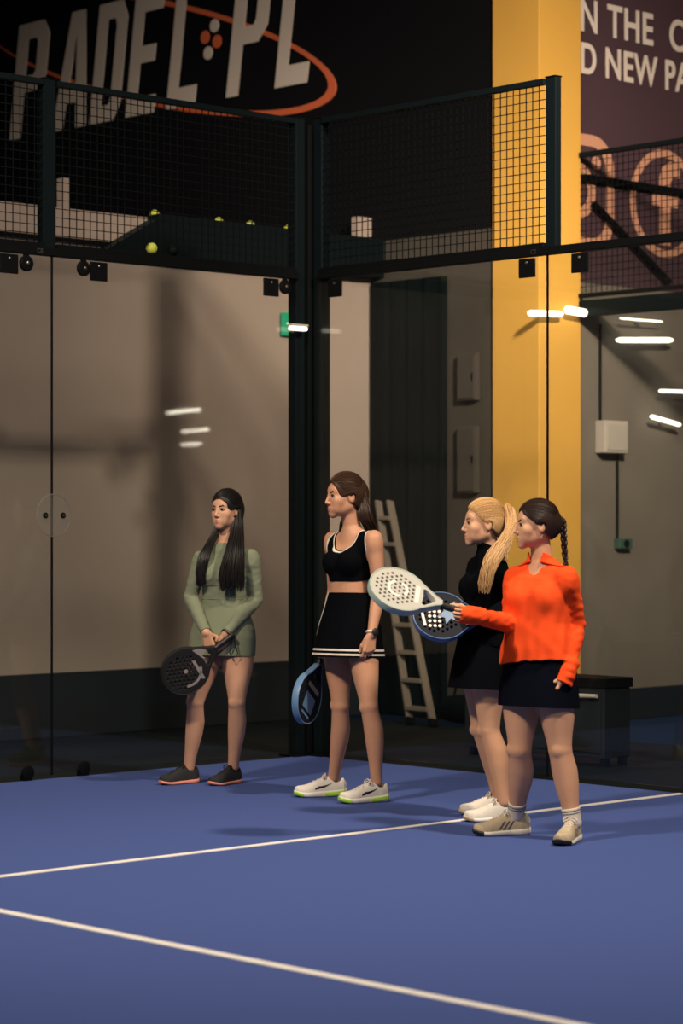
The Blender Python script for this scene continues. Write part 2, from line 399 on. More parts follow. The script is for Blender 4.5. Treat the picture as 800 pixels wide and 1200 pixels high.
for px, lab in ((181, 'tennis ball on the beam, leftmost of the four on top'), (256, 'tennis ball on the beam, second from the left'),
                (293, 'tennis ball on the beam, third from the left'), (337, 'tennis ball on the beam beside the corner post')):
    a = a_at(-2.205, px); ball(CW(a, -2.205, 3.62+.033), lab)
ball(CW(A(182), -.036, 3.0605+.033), 'tennis ball lying on the glass rail behind the left mesh')
def dark_ball():
    p = CW(A(207), -.036, 3.0605+.033)
    mb = MB(); mb.lathe(p, (0, 0, 1), [(.001, -.033)]+[(.033*math.cos(t), .033*math.sin(t)) for t in [-math.pi/2+math.pi*(k+1)/12 for k in range(11)]]+[(.001, .033)], 18)
    tag(mb.build('rail_knob', M['black']), 'black round knob on the glass rail right of the tennis ball', 'knob')
dark_ball()
def stub(px0, px1, ytop, lab):
    b = -2.20; a0, a1 = a_at(b, px0), a_at(b, px1); z1 = z_at(CW(a0, b), ytop)
    r = empty('wall_stub', CW((a0+a1)/2, b, 3.62), lab, 'wall post', 'pale stubs on top of the partition')
    mb = MB(); mb.cbox(a0, a1, b-.04, b+.04, 3.62, z1); mb.build('stub', M['beige'], r, bevel=.004)
stub(70.5, 77.5, 209, 'small pale post standing on the partition beside the short mesh post')
stub(415, 433, 254, 'pale post standing on the partition right of the corner posts')
def exit_sign():
    c = CW(a_at(-2.1, 342), -2.12, 0); c.z = z_at(c, 380)
    r = empty('exit_sign', c, 'small green emergency exit sign left of the corner posts', 'exit sign')
    mb = MB(); mb.box(c, U*.085, V*.012, (0, 0, .085)); mb.build('plate', M['green_sign'], r, bevel=.004)
    # running figure pictogram
    f = (c+V*.0135, U, (0, 0, 1), V)
    run = [(-.03, -.06), (-.012, -.03), (-.018, 0), (-.045, -.005), (-.047, .005), (-.01, .022), (.012, .02), (.03, .0), (.038, .006), (.02, .035), (-.01, .037), (.0, .06), (.022, .06), (.024, .04), (.012, .0), (.03, -.03), (.03, -.06), (.018, -.06), (.016, -.034), (.0, -.02), (-.016, -.06)]
    curve_solid('pictogram', [run], .002, M['sign_white'], r, f)
    d = CW(a_at(.055, 349), .055, 0); d.z = z_at(d, 385)
    r = empty('emergency_lamp', d, 'small lit emergency lamp fixed to the front of the corner post', 'lamp')
    mb = MB(); mb.box(d, U*.066, V*.02, (0, 0, .013)); mb.build('diffuser', M['lamp_reflection_glow'], r, bevel=.007)
    mb = MB(); mb.box(d+Vector((0, 0, .020)), U*.07, V*.024, (0, 0, .007)); mb.build('housing', M['box'], r, bevel=.004)
    mb = MB(); mb.bar(d+Vector((0, 0, .02)), d-V*.066+Vector((0, 0, .02)), .02, .012); mb.build('bracket', M['box'], r)
exit_sign()

# ------------------------------------------------------------------ big sign on the black wall
SIGN_A = 2.65
def sign():
    r = empty('wall_sign_lettering', CW(SIGN_A, -4, 4.94), 'large pale slanted sign lettering with orange oval on the black upper wall', 'sign')
    fr = (CW(SIGN_A-.02, 0, 0), V, (0, 0, 1), -U)
    def sh(pts, x0, w, base, h, k):            # letter cell (0..1) -> wall, slanted
        return [(x0+p*w+(q*h)*k, base+q*h) for p, q in pts]
    t = .34
    S = {
     'P': [[(0, 0), (t, 0), (t, .40), (.78, .40), (1, .52), (1, .88), (.80, 1), (0, 1)], [(t, .54), (t, .86), (.60, .86), (.66, .82), (.66, .58), (.60, .54)]],
     'A': [[(-.02, 0), (.30, 0), (.36, .22), (.66, .22), (.72, 0), (1.04, 0), (.72, 1), (.30, 1)], [(.40, .36), (.51, .80), (.62, .36)]],
     'D': [[(0, 0), (.80, 0), (1, .14), (1, .86), (.80, 1), (0, 1)], [(t, .14), (t, .86), (.60, .86), (.66, .80), (.66, .20), (.60, .14)]],
     'E': [[(0, 0), (.95, 0), (.95, .15), (t, .15), (t, .43), (.82, .43), (.82, .57), (t, .57), (t, .85), (.95, .85), (.95, 1), (0, 1)]],
     'L': [[(0, 0), (.95, 0), (.95, .16), (t, .16), (t, 1), (0, 1)]]}
    k = .15
    for ch, p0, p1 in (('P', 13.5, 50), ('A', 64, 101), ('D', 107, 141), ('E', 149, 184), ('L', 197, 232), ('P', 267, 308), ('L', 324, 364)):
        b0, b1 = b_at(SIGN_A, p0), b_at(SIGN_A, p1)
        curve_solid('letter', [sh(l, b0, b1-b0, 4.945, 1.02, k) for l in S[ch]], .008, M['white_print'], r, fr)
    for px, py, m in ((253.5, 30.5, 'white_print'), (242.5, 44, 'orange_print'), (256.5, 49, 'orange_print'), (246, 62.5, 'white_print')):
        b = b_at(SIGN_A, px); z = z_at(CW(SIGN_A, b), py)
        curve_solid('dot', [[(b+.055*math.cos(q), z+.055*math.sin(q)) for q in [i*math.pi/10 for i in range(20)]]], .008, M[m], r, fr)
    def ell(cx, cy, rx, ry, rot):
        L = []
        for i in range(72):
            q = 2*math.pi*i/72; x = rx*math.cos(q); y = ry*math.sin(q)
            px = cx+x*math.cos(rot)-y*math.sin(rot); py = cy+x*math.sin(rot)+y*math.cos(rot)
            b = b_at(SIGN_A, px); L.append((b, z_at(CW(SIGN_A, b), py)))
        return L
    fr2 = (CW(SIGN_A-.008, 0, 0), V, (0, 0, 1), -U)
    curve_solid('oval_outline', [ell(186, 62, 213, 62, math.radians(12)), ell(181, 61, 209, 56, math.radians(11.6))], .015, M['orange_print'], r, fr2)
sign()

# ------------------------------------------------------------------ banner on the right wall
def banner():
    b = -.44
    r = empty('wall_banner', CW(4, b, 4.0), 'large purple wall banner with white words and social icons at top right', 'banner')
    fr = lambda px, py: (lambda a: (CW(a, b+.008, z_at(CW(a, b), py)), U, Vector((0, 0, 1)), V))(a_at(b, px))
    words_solid('IN THE  CO', .335, .006, M['white_print'], r, fr(669, 33), bold=.006, sx=.83, spacing=1.08)
    words_solid('ND NEW PAD', .315, .006, M['white_print'], r, fr(656, 80), bold=.006, sx=.80, spacing=1.08)
    def rr(cx, cz, hw, hh, rad, n=8):
        L = []
        for sx, sz, a0 in ((1, 1, 0), (-1, 1, 90), (-1, -1, 180), (1, -1, 270)):
            for i in range(n+1):
                t = math.radians(a0+90*i/n); L.append((cx+sx*(hw-rad)+rad*math.cos(t), cz+sz*(hh-rad)+rad*math.sin(t)))
        return L
    f0 = (CW(0, b+.008, 0), U, Vector((0, 0, 1)), V)
    a1 = a_at(b, 718); zc = (z_at(CW(a1, b), 163)+z_at(CW(a1, b), 296))/2; hh = (z_at(CW(a1, b), 163)-z_at(CW(a1, b), 296))/2
    cx = a1-hh
    curve_solid('photo_icon', [rr(cx, zc, hh, hh, .24), rr(cx, zc, hh-.085, hh-.085, .17)], .006, M['pink_print'], r, f0)
    curve_solid('photo_icon_lens', [rr(cx, zc, .21, .21, .21, 10), rr(cx, zc, .13, .13, .13, 10)], .006, M['pink_print'], r, f0)
    curve_solid('photo_icon_dot', [rr(cx+.22, zc+.22, .05, .05, .05, 6)], .006, M['pink_print'], r, f0)
    a2 = a_at(b, 737); R_ = .41; fx = a2+R_; fz = z_at(CW(fx, b), 239)
    curve_solid('thumb_icon_ring', [rr(fx, fz, R_, R_, R_, 14), rr(fx, fz, R_-.06, R_-.06, R_-.06, 14)], .006, M['pink_print'], r, f0)
    F = [(-.06, -.30), (.06, -.30), (.06, -.02), (.15, -.02), (.17, .10), (.06, .10), (.06, .16), (.10, .20), (.17, .20), (.17, .30), (.06, .31), (-.03, .26), (-.06, .18), (-.06, .10), (-.14, .10), (-.14, -.02), (-.06, -.02)]
    curve_solid('letter_icon', [[(fx+p*1.05, fz+q*1.05) for p, q in F]], .006, M['pink_print'], r, f0)
banner()

# ------------------------------------------------------------------ right of the side glass
def neighbour_cage():
    AN = 3.06
    r = fence_panel('b', -.40, 3.4, AN, 'dark mesh fence of the next court, starting at the right edge of the column', z0=3.13, z1=4.14, group='fences of the next court')
    mb = MB(); mb.bar(CW(AN+.02, -.40, 3.98), CW(AN+2.6, -.40, 3.98), .05, .05); mb.build('cross_rail', M['black'], r, bevel=.004)
    mb = MB(); mb.bar(CW(AN+.12, -.38, 3.80), CW(AN+1.0, -.38, 3.28), .035, .035); mb.build('brace', M['black'], r)
    post(AN, 3.45, 0, 4.16, .07, .07, 'tall dark post of the next court beyond the right edge')
    q = MB(); q.cbox(AN-.02, AN+.02, -.40, 3.41, 2.96, 3.08); q.build('lower_beam', M['steel'], r, bevel=.004)
neighbour_cage()
def recess():
    b1 = b_at(2.64, 525)
    mb = MB()                                     # folded dark curtain: wavy sheet with thickness
    n = 60; fr, bk = [], []
    for i in range(n+1):
        t = i/n; b = -2.12+(b1+2.12)*t; w_ = .006*math.sin(t*31)+.003*math.sin(t*57)
        fr.append((2.60+w_, b)); bk.append((2.63+w_*.5, b))
    loop = fr+bk[::-1]; m = len(loop)
    v = [CW(a, b, .02) for a, b in loop]+[CW(a, b, 3.30) for a, b in loop]
    mb.add(v, [(i, (i+1) % m, m+(i+1) % m, m+i) for i in range(m)]+[tuple(range(m))[::-1], tuple(range(m, 2*m))], False)
    tag(mb.build('backdrop', M['backdrop']), 'dark teal curtain hanging between the beige partition and the yellow column', 'backdrop')  # plain dark sheet across this gap
    # pale boxes fixed on the grey strip left of the column
    for py0, py1, lab in ((415, 470, 'pale wall cabinet on the grey strip left of the column, upper one'), (500, 578, 'pale wall cabinet on the grey strip left of the column, lower one')):
        a = 2.62; p0, p1 = b_at(a, 537), b_at(a, 559); z0, z1 = z_at(CW(a, p0), py1), z_at(CW(a, p0), py0)
        r = empty('wall_cabinet', CW(a, (p0+p1)/2, z0), lab, 'cabinet', 'pale cabinets left of the column')
        q = MB(); q.cbox(a-.02, 2.65, p0, p1, z0, z1); q.build('case', M['recess'], r, bevel=.006)
        q = MB(); q.cbox(a-.028, a-.02, p0+.01, p1-.01, z0+.015, z1-.015); q.build('door', M['recess'], r, bevel=.004)
        q = MB(); q.cbox(a-.034, a-.028, p1-.03, p1-.02, (z0+z1)/2-.03, (z0+z1)/2+.03); q.build('handle', M['black'], r)
recess()
def wall_box():
    b = -.43
    def at(px, py): a = a_at(b, px); return a, z_at(CW(a, b), py)
    a0, z0 = at(698, 531); a1, z1 = at(725, 494)
    r = empty('junction_box', CW((a0+a1)/2, b, z0), 'pale grey electrical box on the grey wall right of the column', 'electrical box')
    mb = MB(); mb.cbox(a0, a1, -.44, -.34, z0, z1); mb.build('case', M['box'], r, bevel=.008)
    mb = MB(); mb.cbox(a0+.02, a1-.02, -.34, -.332, z0+.02, z1-.02); mb.build('cover', M['box'], r, bevel=.004)
    a, z = at(702.5, 494); _, zt = at(702.5, 380)
    mb = MB(); mb.cyl(CW(a, -.425, z), CW(a, -.425, zt), .011, 10); mb.build('upper_conduit', M['black'], r)
    a, z = at(722.5, 531); _, zb = at(722.5, 632)
    mb = MB(); mb.cyl(CW(a, -.425, zb), CW(a, -.425, z), .011, 10); mb.build('lower_conduit', M['black'], r)
    a0, z0 = at(720, 643); a1, z1 = at(735, 631)
    r = empty('wall_socket', CW((a0+a1)/2, b, z0), 'small dark green socket box below the conduit on the grey wall', 'socket')
    mb = MB(); mb.cbox(a0, a1, -.44, -.38, z0, z1); mb.build('case', mat('socket_green', (.03, .08, .06), .6), r, bevel=.006)
    mb = MB(); mb.lathe(CW((a0+a1)/2, -.379, (z0+z1)/2), V, [(.03, 0), (.03, .006), (.02, .006), (.02, .002)], 18); mb.build('outlet', M['black'], r)
wall_box()
def bench():
    D = 14.45
    c = PW(708, 905, D); c.z = 0
    r = empty('storage_bench', c, 'low black storage bench outside the glass behind the woman in orange', 'bench')
    # near vertical edge under x=708; one side runs left along -U... the other right along U
    m = M['black']
    L = lambda u0, u1, v0, v1, z0, z1: MB().box(c+U*((u0+u1)/2)+V*((v0+v1)/2)+Vector((0, 0, (z0+z1)/2)), U*((u1-u0)/2), V*((v1-v0)/2), (0, 0, (z1-z0)/2))
    L(0, .24, -1.15, 0, .05, .47).build('body', M['plinth'], r, bevel=.006)
    L(-.012, .255, -1.17, .012, .47, .53).build('lid', m, r, bevel=.006)
    for v0 in (-.56, -1.12): L(-.008, 0, v0, v0+.53, .08, .45).build('door', M['plinth'], r, bevel=.004)
    for v0 in (-.05, -1.13):
        for u0 in (.02, .18): L(u0, u0+.04, v0, v0+.04, 0, .05).build('foot', m, r)
    q = MB(); f = lambda v, z: c-U*.035+V*v+Vector((0, 0, z))
    q.tube([f(-.42, .415), f(-.03, .425)], [.017, .012], 14); q.bar(f(-.36, .418)+U*.03, f(-.36, .418), .012, .012); q.bar(f(-.08, .42)+U*.03, f(-.08, .42), .012, .012)
    q.build('towel_rail', M['white_print'], r)
bench()
def ladder():
    # step ladder leaning on the dark curtain
    al = M['alu']
    foot = CW(2.12, b_at(2.12, 490), 0)
    a_f = 2.12; a_t = 2.55; ht = 1.63
    bl, br = b_at(a_f, 481), b_at(a_f, 508)
    tl, tr = b_at(a_t, 443), b_at(a_t, 456.5)
    P = lambda s, t: CW(a_f+(a_t-a_f)*t, (bl+(tl-bl)*t) if s == 0 else (br+(tr-br)*t), ht*t)
    r = empty('step_ladder', foot, 'tall worn aluminium ladder leaning against the dark curtain', 'ladder')
    for s in (0, 1):
        mb = MB(); mb.bar(P(s, 0.01), P(s, 1), .022, .06, up=U); mb.build('stile', al, r, bevel=.003)
        mb = MB(); mb.bar(P(s, -.0), P(s, .03), .03, .068, up=U); mb.build('rubber_foot', M['black'], r)
    n = 8
    for i in range(n):
        t = (i+.6)/n*.97
        p, q = P(0, t), P(1, t)
        mb = MB(); mb.box((p+q)/2, (q-p)/2*.98, U*.045, (0, 0, .014)); mb.build('step', al, r, bevel=.003)
ladder()
def crate():
    c = CW(2.40, b_at(2.40, 541), 0)
    r = empty('sports_bag', c, 'small dark bag on the floor left of the yellow column', 'bag')
    mb = MB(); mb.tube([c+V*x+Vector((0, 0, .11)) for x in (-.16, -.14, -.05, .05, .14, .16)], [.05, .09, .105, .105, .09, .05], 16); mb.build('body', M['backdrop'], r)
    mb = MB(); mb.tube([c+V*x+Vector((0, 0, z)) for x, z in ((-.08, .2), (-.06, .27), (0, .29), (.06, .27), (.08, .2))], .01, 8); mb.build('handle', M['black'], r)
crate()

# ------------------------------------------------------------------ lamps of the hall that mirror in the glass, and tubes imitating reflections
def mirror_lamp(px0, py0, px1, py1, dist, lab, rad):
    """a tube lamp hung in the hall where the end glass mirrors it"""
    P_ = CW(0, 0); pts = []
    for px, py in ((px0, py0), (px1, py1)):
        q = PW(px, py, dist); pts.append(q-V*2*(q-P_).dot(V))
    r = empty('tube_lamp', (pts[0]+pts[1])/2, lab, 'lamp', 'tube lamps hanging in the hall')
    d = (pts[1]-pts[0]).normalized()
    mb = MB(); mb.tube(pts, rad, 12); mb.build('tube', M['tube'], r)
    mb = MB(); mb.bar(pts[0]-d*.03+Vector((0, 0, rad+.03)), pts[1]+d*.03+Vector((0, 0, rad+.03)), rad*1.6, .05); mb.build('housing', M['box'], r)
    for p in pts:
        q = MB(); q.cyl(p+Vector((0, 0, rad+.05)), Vector((p.x, p.y, 9)), .006, 6); q.build('cable', M['black'], r)
for args in ((195, 484, 235, 480, 25, 'white tube lamp mirrored in the left glass, highest of three', .018),
             (213, 506, 245, 503, 27, 'white tube lamp mirrored in the left glass, middle of three', .014),
             (212, 521, 236, 520, 29, 'white tube lamp mirrored in the left glass, lowest of three', .012)):
    mirror_lamp(*args)
def reflection_tube(px0, py0, px1, py1, lab, rad):  # glowing tubes added where the side glass shows lamp reflections
    """a small lit tube on a short bracket, added in place of a reflection in the side glass"""
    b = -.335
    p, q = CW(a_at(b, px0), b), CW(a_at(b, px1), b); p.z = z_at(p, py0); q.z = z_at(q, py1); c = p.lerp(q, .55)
    r = empty('reflection_tube', c, lab, 'lamp', 'lit tubes imitating reflections in the side glass')
    mb = MB(); d = q-p; mb.tube([p, p+d*.06, p+d*.94, q], [rad*.5, rad, rad, rad*.5], 12); mb.build('tube', M['lamp_reflection_glow'], r)
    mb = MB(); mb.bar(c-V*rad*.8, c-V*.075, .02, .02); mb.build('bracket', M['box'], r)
for args in ((619, 367, 659, 368, 'lit tube imitating a lamp reflection on the yellow column, left of the pane joint', .022),
             (663, 363, 686, 367, 'short lit tube imitating a lamp reflection at the right edge of the yellow column', .030),
             (722, 398.5, 788, 398.5, 'long horizontal lit tube imitating a lamp reflection on the grey wall at right', .020),
             (726, 373, 776, 377, 'thin dim tube imitating a lamp reflection just above the long lit tube on the grey wall', .007),
             (772, 458, 806, 459, 'short lit tube imitating a lamp reflection at the right frame edge, upper one', .013),
             (762, 488, 797, 498, 'slanted lit tube imitating a lamp reflection at the right frame edge, lower one', .017)):
    reflection_tube(*args)

# ------------------------------------------------------------------ distance-field modelling for figures
def npv(p): return np.array(tuple(p), dtype=np.float64)
class Grid:
    def __init__(s, lo, hi, h):
        s.lo = npv(lo); s.h = h; s.n = [int(math.ceil((hi[i]-lo[i])/h))+1 for i in range(3)]
        ax = [(s.lo[i]+h*np.arange(s.n[i])).astype(np.float32) for i in range(3)]
        s.x = ax[0][:, None, None]; s.y = ax[1][None, :, None]; s.z = ax[2][None, None, :]
    def sl(s, lo, hi, m):
        r = []
        for i in range(3):
            a = max(0, int((lo[i]-m-s.lo[i])/s.h)); b = min(s.n[i], int((hi[i]+m-s.lo[i])/s.h)+2)
            if b <= a: return None
            r.append(slice(a, b))
        return tuple(r)
BIG = .25
def evalf(prims, g, margin=.055):
    F = np.full(g.n, BIG, np.float32)
    for fn, lo, hi, k in prims:
        sl = g.sl(lo, hi, margin)
        if sl is None: continue
        d = fn(g.x[sl[0]], g.y[:, sl[1]], g.z[:, :, sl[2]]).astype(np.float32)
        f = F[sl]
        if k >= 0:
            h = np.maximum(k-np.abs(d-f), 0) if k > 0 else 0
            F[sl] = np.minimum(d, f)-(h*h/(4*k) if k > 0 else 0)
        else:
            k = -k; h = np.maximum(k-np.abs(-d-f), 0)
            F[sl] = np.maximum(-d, f)+h*h/(4*k)
    return F
def seg(a, b, r1, r2, k=.02):
    a, b = npv(a), npv(b); ab = b-a; L2 = max((ab*ab).sum(), 1e-9)
    def fn(x, y, z):
        px, py, pz = x-a[0], y-a[1], z-a[2]
        t = np.clip((px*ab[0]+py*ab[1]+pz*ab[2])/L2, 0, 1)
        return np.sqrt((px-t*ab[0])**2+(py-t*ab[1])**2+(pz-t*ab[2])**2)-(r1+(r2-r1)*t)
    R_ = max(r1, r2); return (fn, np.minimum(a, b)-R_, np.maximum(a, b)+R_, k)
def limb(a, b, ts, rs, k=.03, off=None, offs=None, flat=None):
    """tapered limb with a radius profile; off/offs bend its axis; flat=(axis, scale profile) squashes it along an axis"""
    a, b = npv(a), npv(b); ab = b-a; L2 = (ab*ab).sum(); o = npv(off) if off is not None else None
    td = np.linspace(0, 1, 81); kr = np.hanning(17); kr /= kr.sum()              # rounded profile
    sm = lambda v: np.convolve(np.pad(np.interp(td, ts, v), 8, mode='edge'), kr, 'valid')
    rs = sm(rs); offs = sm(offs) if offs is not None else None; ts = td
    def fn(x, y, z):
        px, py, pz = x-a[0], y-a[1], z-a[2]
        t = np.clip((px*ab[0]+py*ab[1]+pz*ab[2])/L2, 0, 1)
        qx, qy, qz = px-t*ab[0], py-t*ab[1], pz-t*ab[2]
        if o is not None:
            s_ = np.interp(t, ts, offs); qx = qx-s_*o[0]; qy = qy-s_*o[1]; qz = qz-s_*o[2]
        return np.sqrt(qx**2+qy**2+qz**2)-np.interp(t, ts, rs)
    R_ = float(rs.max())+(float(np.abs(offs).max()) if off is not None else 0)
    return (fn, np.minimum(a, b)-R_, np.maximum(a, b)+R_, k)
def ell(c, rad, B=None, k=.02):
    c = npv(c); rad = np.array(rad, float); B = np.eye(3) if B is None else np.array(B, float)
    def fn(x, y, z):
        px, py, pz = x-c[0], y-c[1], z-c[2]
        q = [px*B[i][0]+py*B[i][1]+pz*B[i][2] for i in range(3)]
        k0 = np.sqrt(sum((q[i]/rad[i])**2 for i in range(3))); k1 = np.sqrt(sum((q[i]/rad[i]**2)**2 for i in range(3)))
        return k0*(k0-1)/np.maximum(k1, 1e-6)
    R_ = np.sqrt(((B*rad[:, None])**2).sum(0)); return (fn, c-R_, c+R_, k)
def loft(P, Ua, R, F, L, tab, k=.03, e=2.3):
    """elliptical tube along an axis; tab rows: t, half width, front depth, back depth, forward shift, side shift"""
    P, Ua, R, F = map(npv, (P, Ua, R, F)); tab = np.array(tab, float); T = tab[:, 0]
    def fn(x, y, z):
        px, py, pz = x-P[0], y-P[1], z-P[2]
        t = (px*Ua[0]+py*Ua[1]+pz*Ua[2])/L; tc = np.clip(t, T[0], T[-1])
        xx = px*R[0]+py*R[1]+pz*R[2]-np.interp(tc, T, tab[:, 5]); yy = px*F[0]+py*F[1]+pz*F[2]-np.interp(tc, T, tab[:, 4])
        w_ = np.interp(tc, T, tab[:, 1]); dd = np.where(yy > 0, np.interp(tc, T, tab[:, 2]), np.interp(tc, T, tab[:, 3]))
        d = ((np.abs(xx)/w_)**e+(np.abs(yy)/dd)**e)**(1/e)-1
        d = d*np.minimum(w_, dd); dt = np.abs(t-tc)*L
        return np.where(dt > 0, np.sqrt(np.maximum(d, 0)**2+dt**2), d)
    ends = [P+Ua*L*T[0], P+Ua*L*T[-1]]; m = tab[:, 1:4].max()
    return (fn, np.minimum(*ends)-m, np.maximum(*ends)+m, k)
def surface(F, g, smooth=1):
    ins = F < 0; n = F.shape
    c = np.zeros((n[0]-1, n[1]-1, n[2]-1), np.uint8)
    for i in (0, 1):
        for j in (0, 1):
            for k in (0, 1): c += ins[i:n[0]-1+i, j:n[1]-1+j, k:n[2]-1+k]
    act = (c > 0) & (c < 8); idx = np.argwhere(act)
    vid = np.full(c.shape, -1, np.int32); vid[act] = np.arange(len(idx))
    acc = np.zeros((len(idx), 3)); cnt = np.zeros(len(idx))
    cor = [(i, j, k) for i in (0, 1) for j in (0, 1) for k in (0, 1)]
    for p in cor:
        for ax in range(3):
            if p[ax]: continue
            q = list(p); q[ax] = 1
            fa = F[idx[:, 0]+p[0], idx[:, 1]+p[1], idx[:, 2]+p[2]]; fb = F[idx[:, 0]+q[0], idx[:, 1]+q[1], idx[:, 2]+q[2]]
            m = (fa < 0) != (fb < 0); t = fa[m]/(fa[m]-fb[m])
            pos = np.tile(np.array(p, float), (m.sum(), 1)); pos[:, ax] += t
            acc[m] += pos; cnt[m] += 1
    v = g.lo+g.h*(idx+acc/np.maximum(cnt, 1)[:, None])
    faces = []
    for ax in range(3):
        o = [a for a in range(3) if a != ax]
        s0 = [slice(None)]*3; s1 = [slice(None)]*3; s0[ax] = slice(0, -1); s1[ax] = slice(1, None)
        for a in o: s0[a] = slice(1, -1); s1[a] = slice(1, -1)
        A_, B_ = ins[tuple(s0)], ins[tuple(s1)]
        for fl in (True, False):
            e = np.argwhere((A_ != B_) & (A_ == fl))
            if not len(e): continue
            e[:, o[0]] += 1; e[:, o[1]] += 1
            def cell(d0, d1):
                q = e.copy(); q[:, o[0]] -= d0; q[:, o[1]] -= d1; return vid[q[:, 0], q[:, 1], q[:, 2]]
            quad = np.stack([cell(1, 1), cell(0, 1), cell(0, 0), cell(1, 0)], 1)
            flip = fl if ax != 1 else not fl
            faces.append(quad if flip else quad[:, ::-1])
    f = np.concatenate(faces) if faces else np.zeros((0, 4), int)
    f = f[(f >= 0).all(1)]
    for _ in range(smooth):
        a = f.ravel(); b = np.roll(f, -1, 1).ravel()
        S = np.zeros_like(v); C = np.zeros(len(v))
        for d in range(3): S[:, d] = np.bincount(a, v[b, d], len(v))+np.bincount(b, v[a, d], len(v))
        C = np.bincount(a, minlength=len(v))+np.bincount(b, minlength=len(v))
        v = v*.5+.5*S/np.maximum(C, 1)[:, None]
    return v, f
def np_mesh(name, v, f):
    me = bpy.data.meshes.new(name); me.vertices.add(len(v)); me.vertices.foreach_set('co', np.asarray(v, np.float32).ravel())
    me.loops.add(f.size); me.loops.foreach_set('vertex_index', f.ravel().astype(np.int32))
    me.polygons.add(len(f)); me.polygons.foreach_set('loop_start', np.arange(0, f.size, 4, dtype=np.int32))
    me.update(calc_edges=True); me.polygons.foreach_set('use_smooth', np.ones(len(f), bool)); me.update()
    return me
def field_obj(name, F, g, m, parent, smooth=1):
    v, f = surface(F, g, smooth)
    if not len(f): print('EMPTY FIELD', name); v = np.zeros((4, 3)); f = np.array([[0, 1, 2, 3]])
    return link_mesh(name, np_mesh(name, v, f), m, parent)

def skin(name, col):
    return mat(name, col, .48, noise=(14, .06), bump=(90, .06), spec=.35, sss=.12)
def hair_mat(name, col, col2):
    m = mat(name, col, .46, spec=.3); nt = m.node_tree; bs = nt.nodes['Principled BSDF']
    tc = nt.nodes.new('ShaderNodeTexCoord')
    n = nt.nodes.new('ShaderNodeTexNoise'); n.inputs['Scale'].default_value = 260; n.inputs['Detail'].default_value = 2
    rp = nt.nodes.new('ShaderNodeValToRGB'); rp.color_ramp.elements[0].color = (*col2, 1); rp.color_ramp.elements[1].color = (*col, 1)
    rp.color_ramp.elements[0].position = .30; rp.color_ramp.elements[1].position = .55
    nt.links.new(tc.outputs['Object'], n.inputs['Vector']); nt.links.new(n.outputs['Fac'], rp.inputs[0])
    nt.links.new(rp.outputs[0], bs.inputs['Base Color'])
    return m
def cloth(name, col, rough=.85, weave=900, folds=.15):
    return mat(name, col, rough, noise=(9, .07), bump=(weave, folds), spec=.03)
M['eye'] = mat('eye_white', (.36, .31, .27), .35)
M['iris'] = mat('dark_iris', (.02, .012, .008), .2)
M['lip'] = mat('lip', (.45, .14, .11), .45)
M['blacknavy'] = cloth('black_cloth', (.0025, .003, .0045), .95)
M['navy'] = cloth('dark_navy_cloth', (.003, .004, .008), .95)
M['white_trim'] = cloth('white_trim', (.62, .56, .50))
M['olive'] = cloth('sage_green_cloth', (.190, .215, .150))
M['orange'] = cloth('orange_cloth', (.86, .082, .018), .7)
M['whiteshoe'] = mat('white_shoe_mesh', (.68, .64, .58), .75, bump=(600, .3))
M['cream'] = mat('cream_shoe_mesh', (.46, .37, .25), .8, noise=(40, .15), bump=(600, .3))
M['blackshoe'] = mat('black_shoe_mesh', (.010, .011, .013), .75, bump=(600, .4))
M['pink_sole'] = mat('coral_sole', (.70, .26, .20), .6)
M['white_sole'] = mat('white_sole', (.72, .68, .60), .55)
M['lime'] = mat('lime_sole', (.38, .66, .07), .5)
M['sock'] = mat('white_sock', (.66, .60, .52), .9, bump=(500, .3))
M['rubberblack'] = mat('black_rubber', (.006, .006, .007), .5)

def basis(yaw, pitch=0, roll=0):
    """yaw 0 faces the camera, +90 faces image left; returns right, forward, up of the person"""
    t = math.radians(yaw); F = Vector((-math.sin(t), -math.cos(t), 0)); Z = Vector((0, 0, 1))
    p = math.radians(pitch); F = F*math.cos(p)+Z*math.sin(p); R = F.cross(Z).normalized(); Up = R.cross(F)
    if roll:
        q = math.radians(roll); R, Up = R*math.cos(q)+Up*math.sin(q), Up*math.cos(q)-R*math.sin(q)
    return R, F, Up
def rowsB(R, F, Up): return [tuple(R), tuple(F), tuple(Up)]

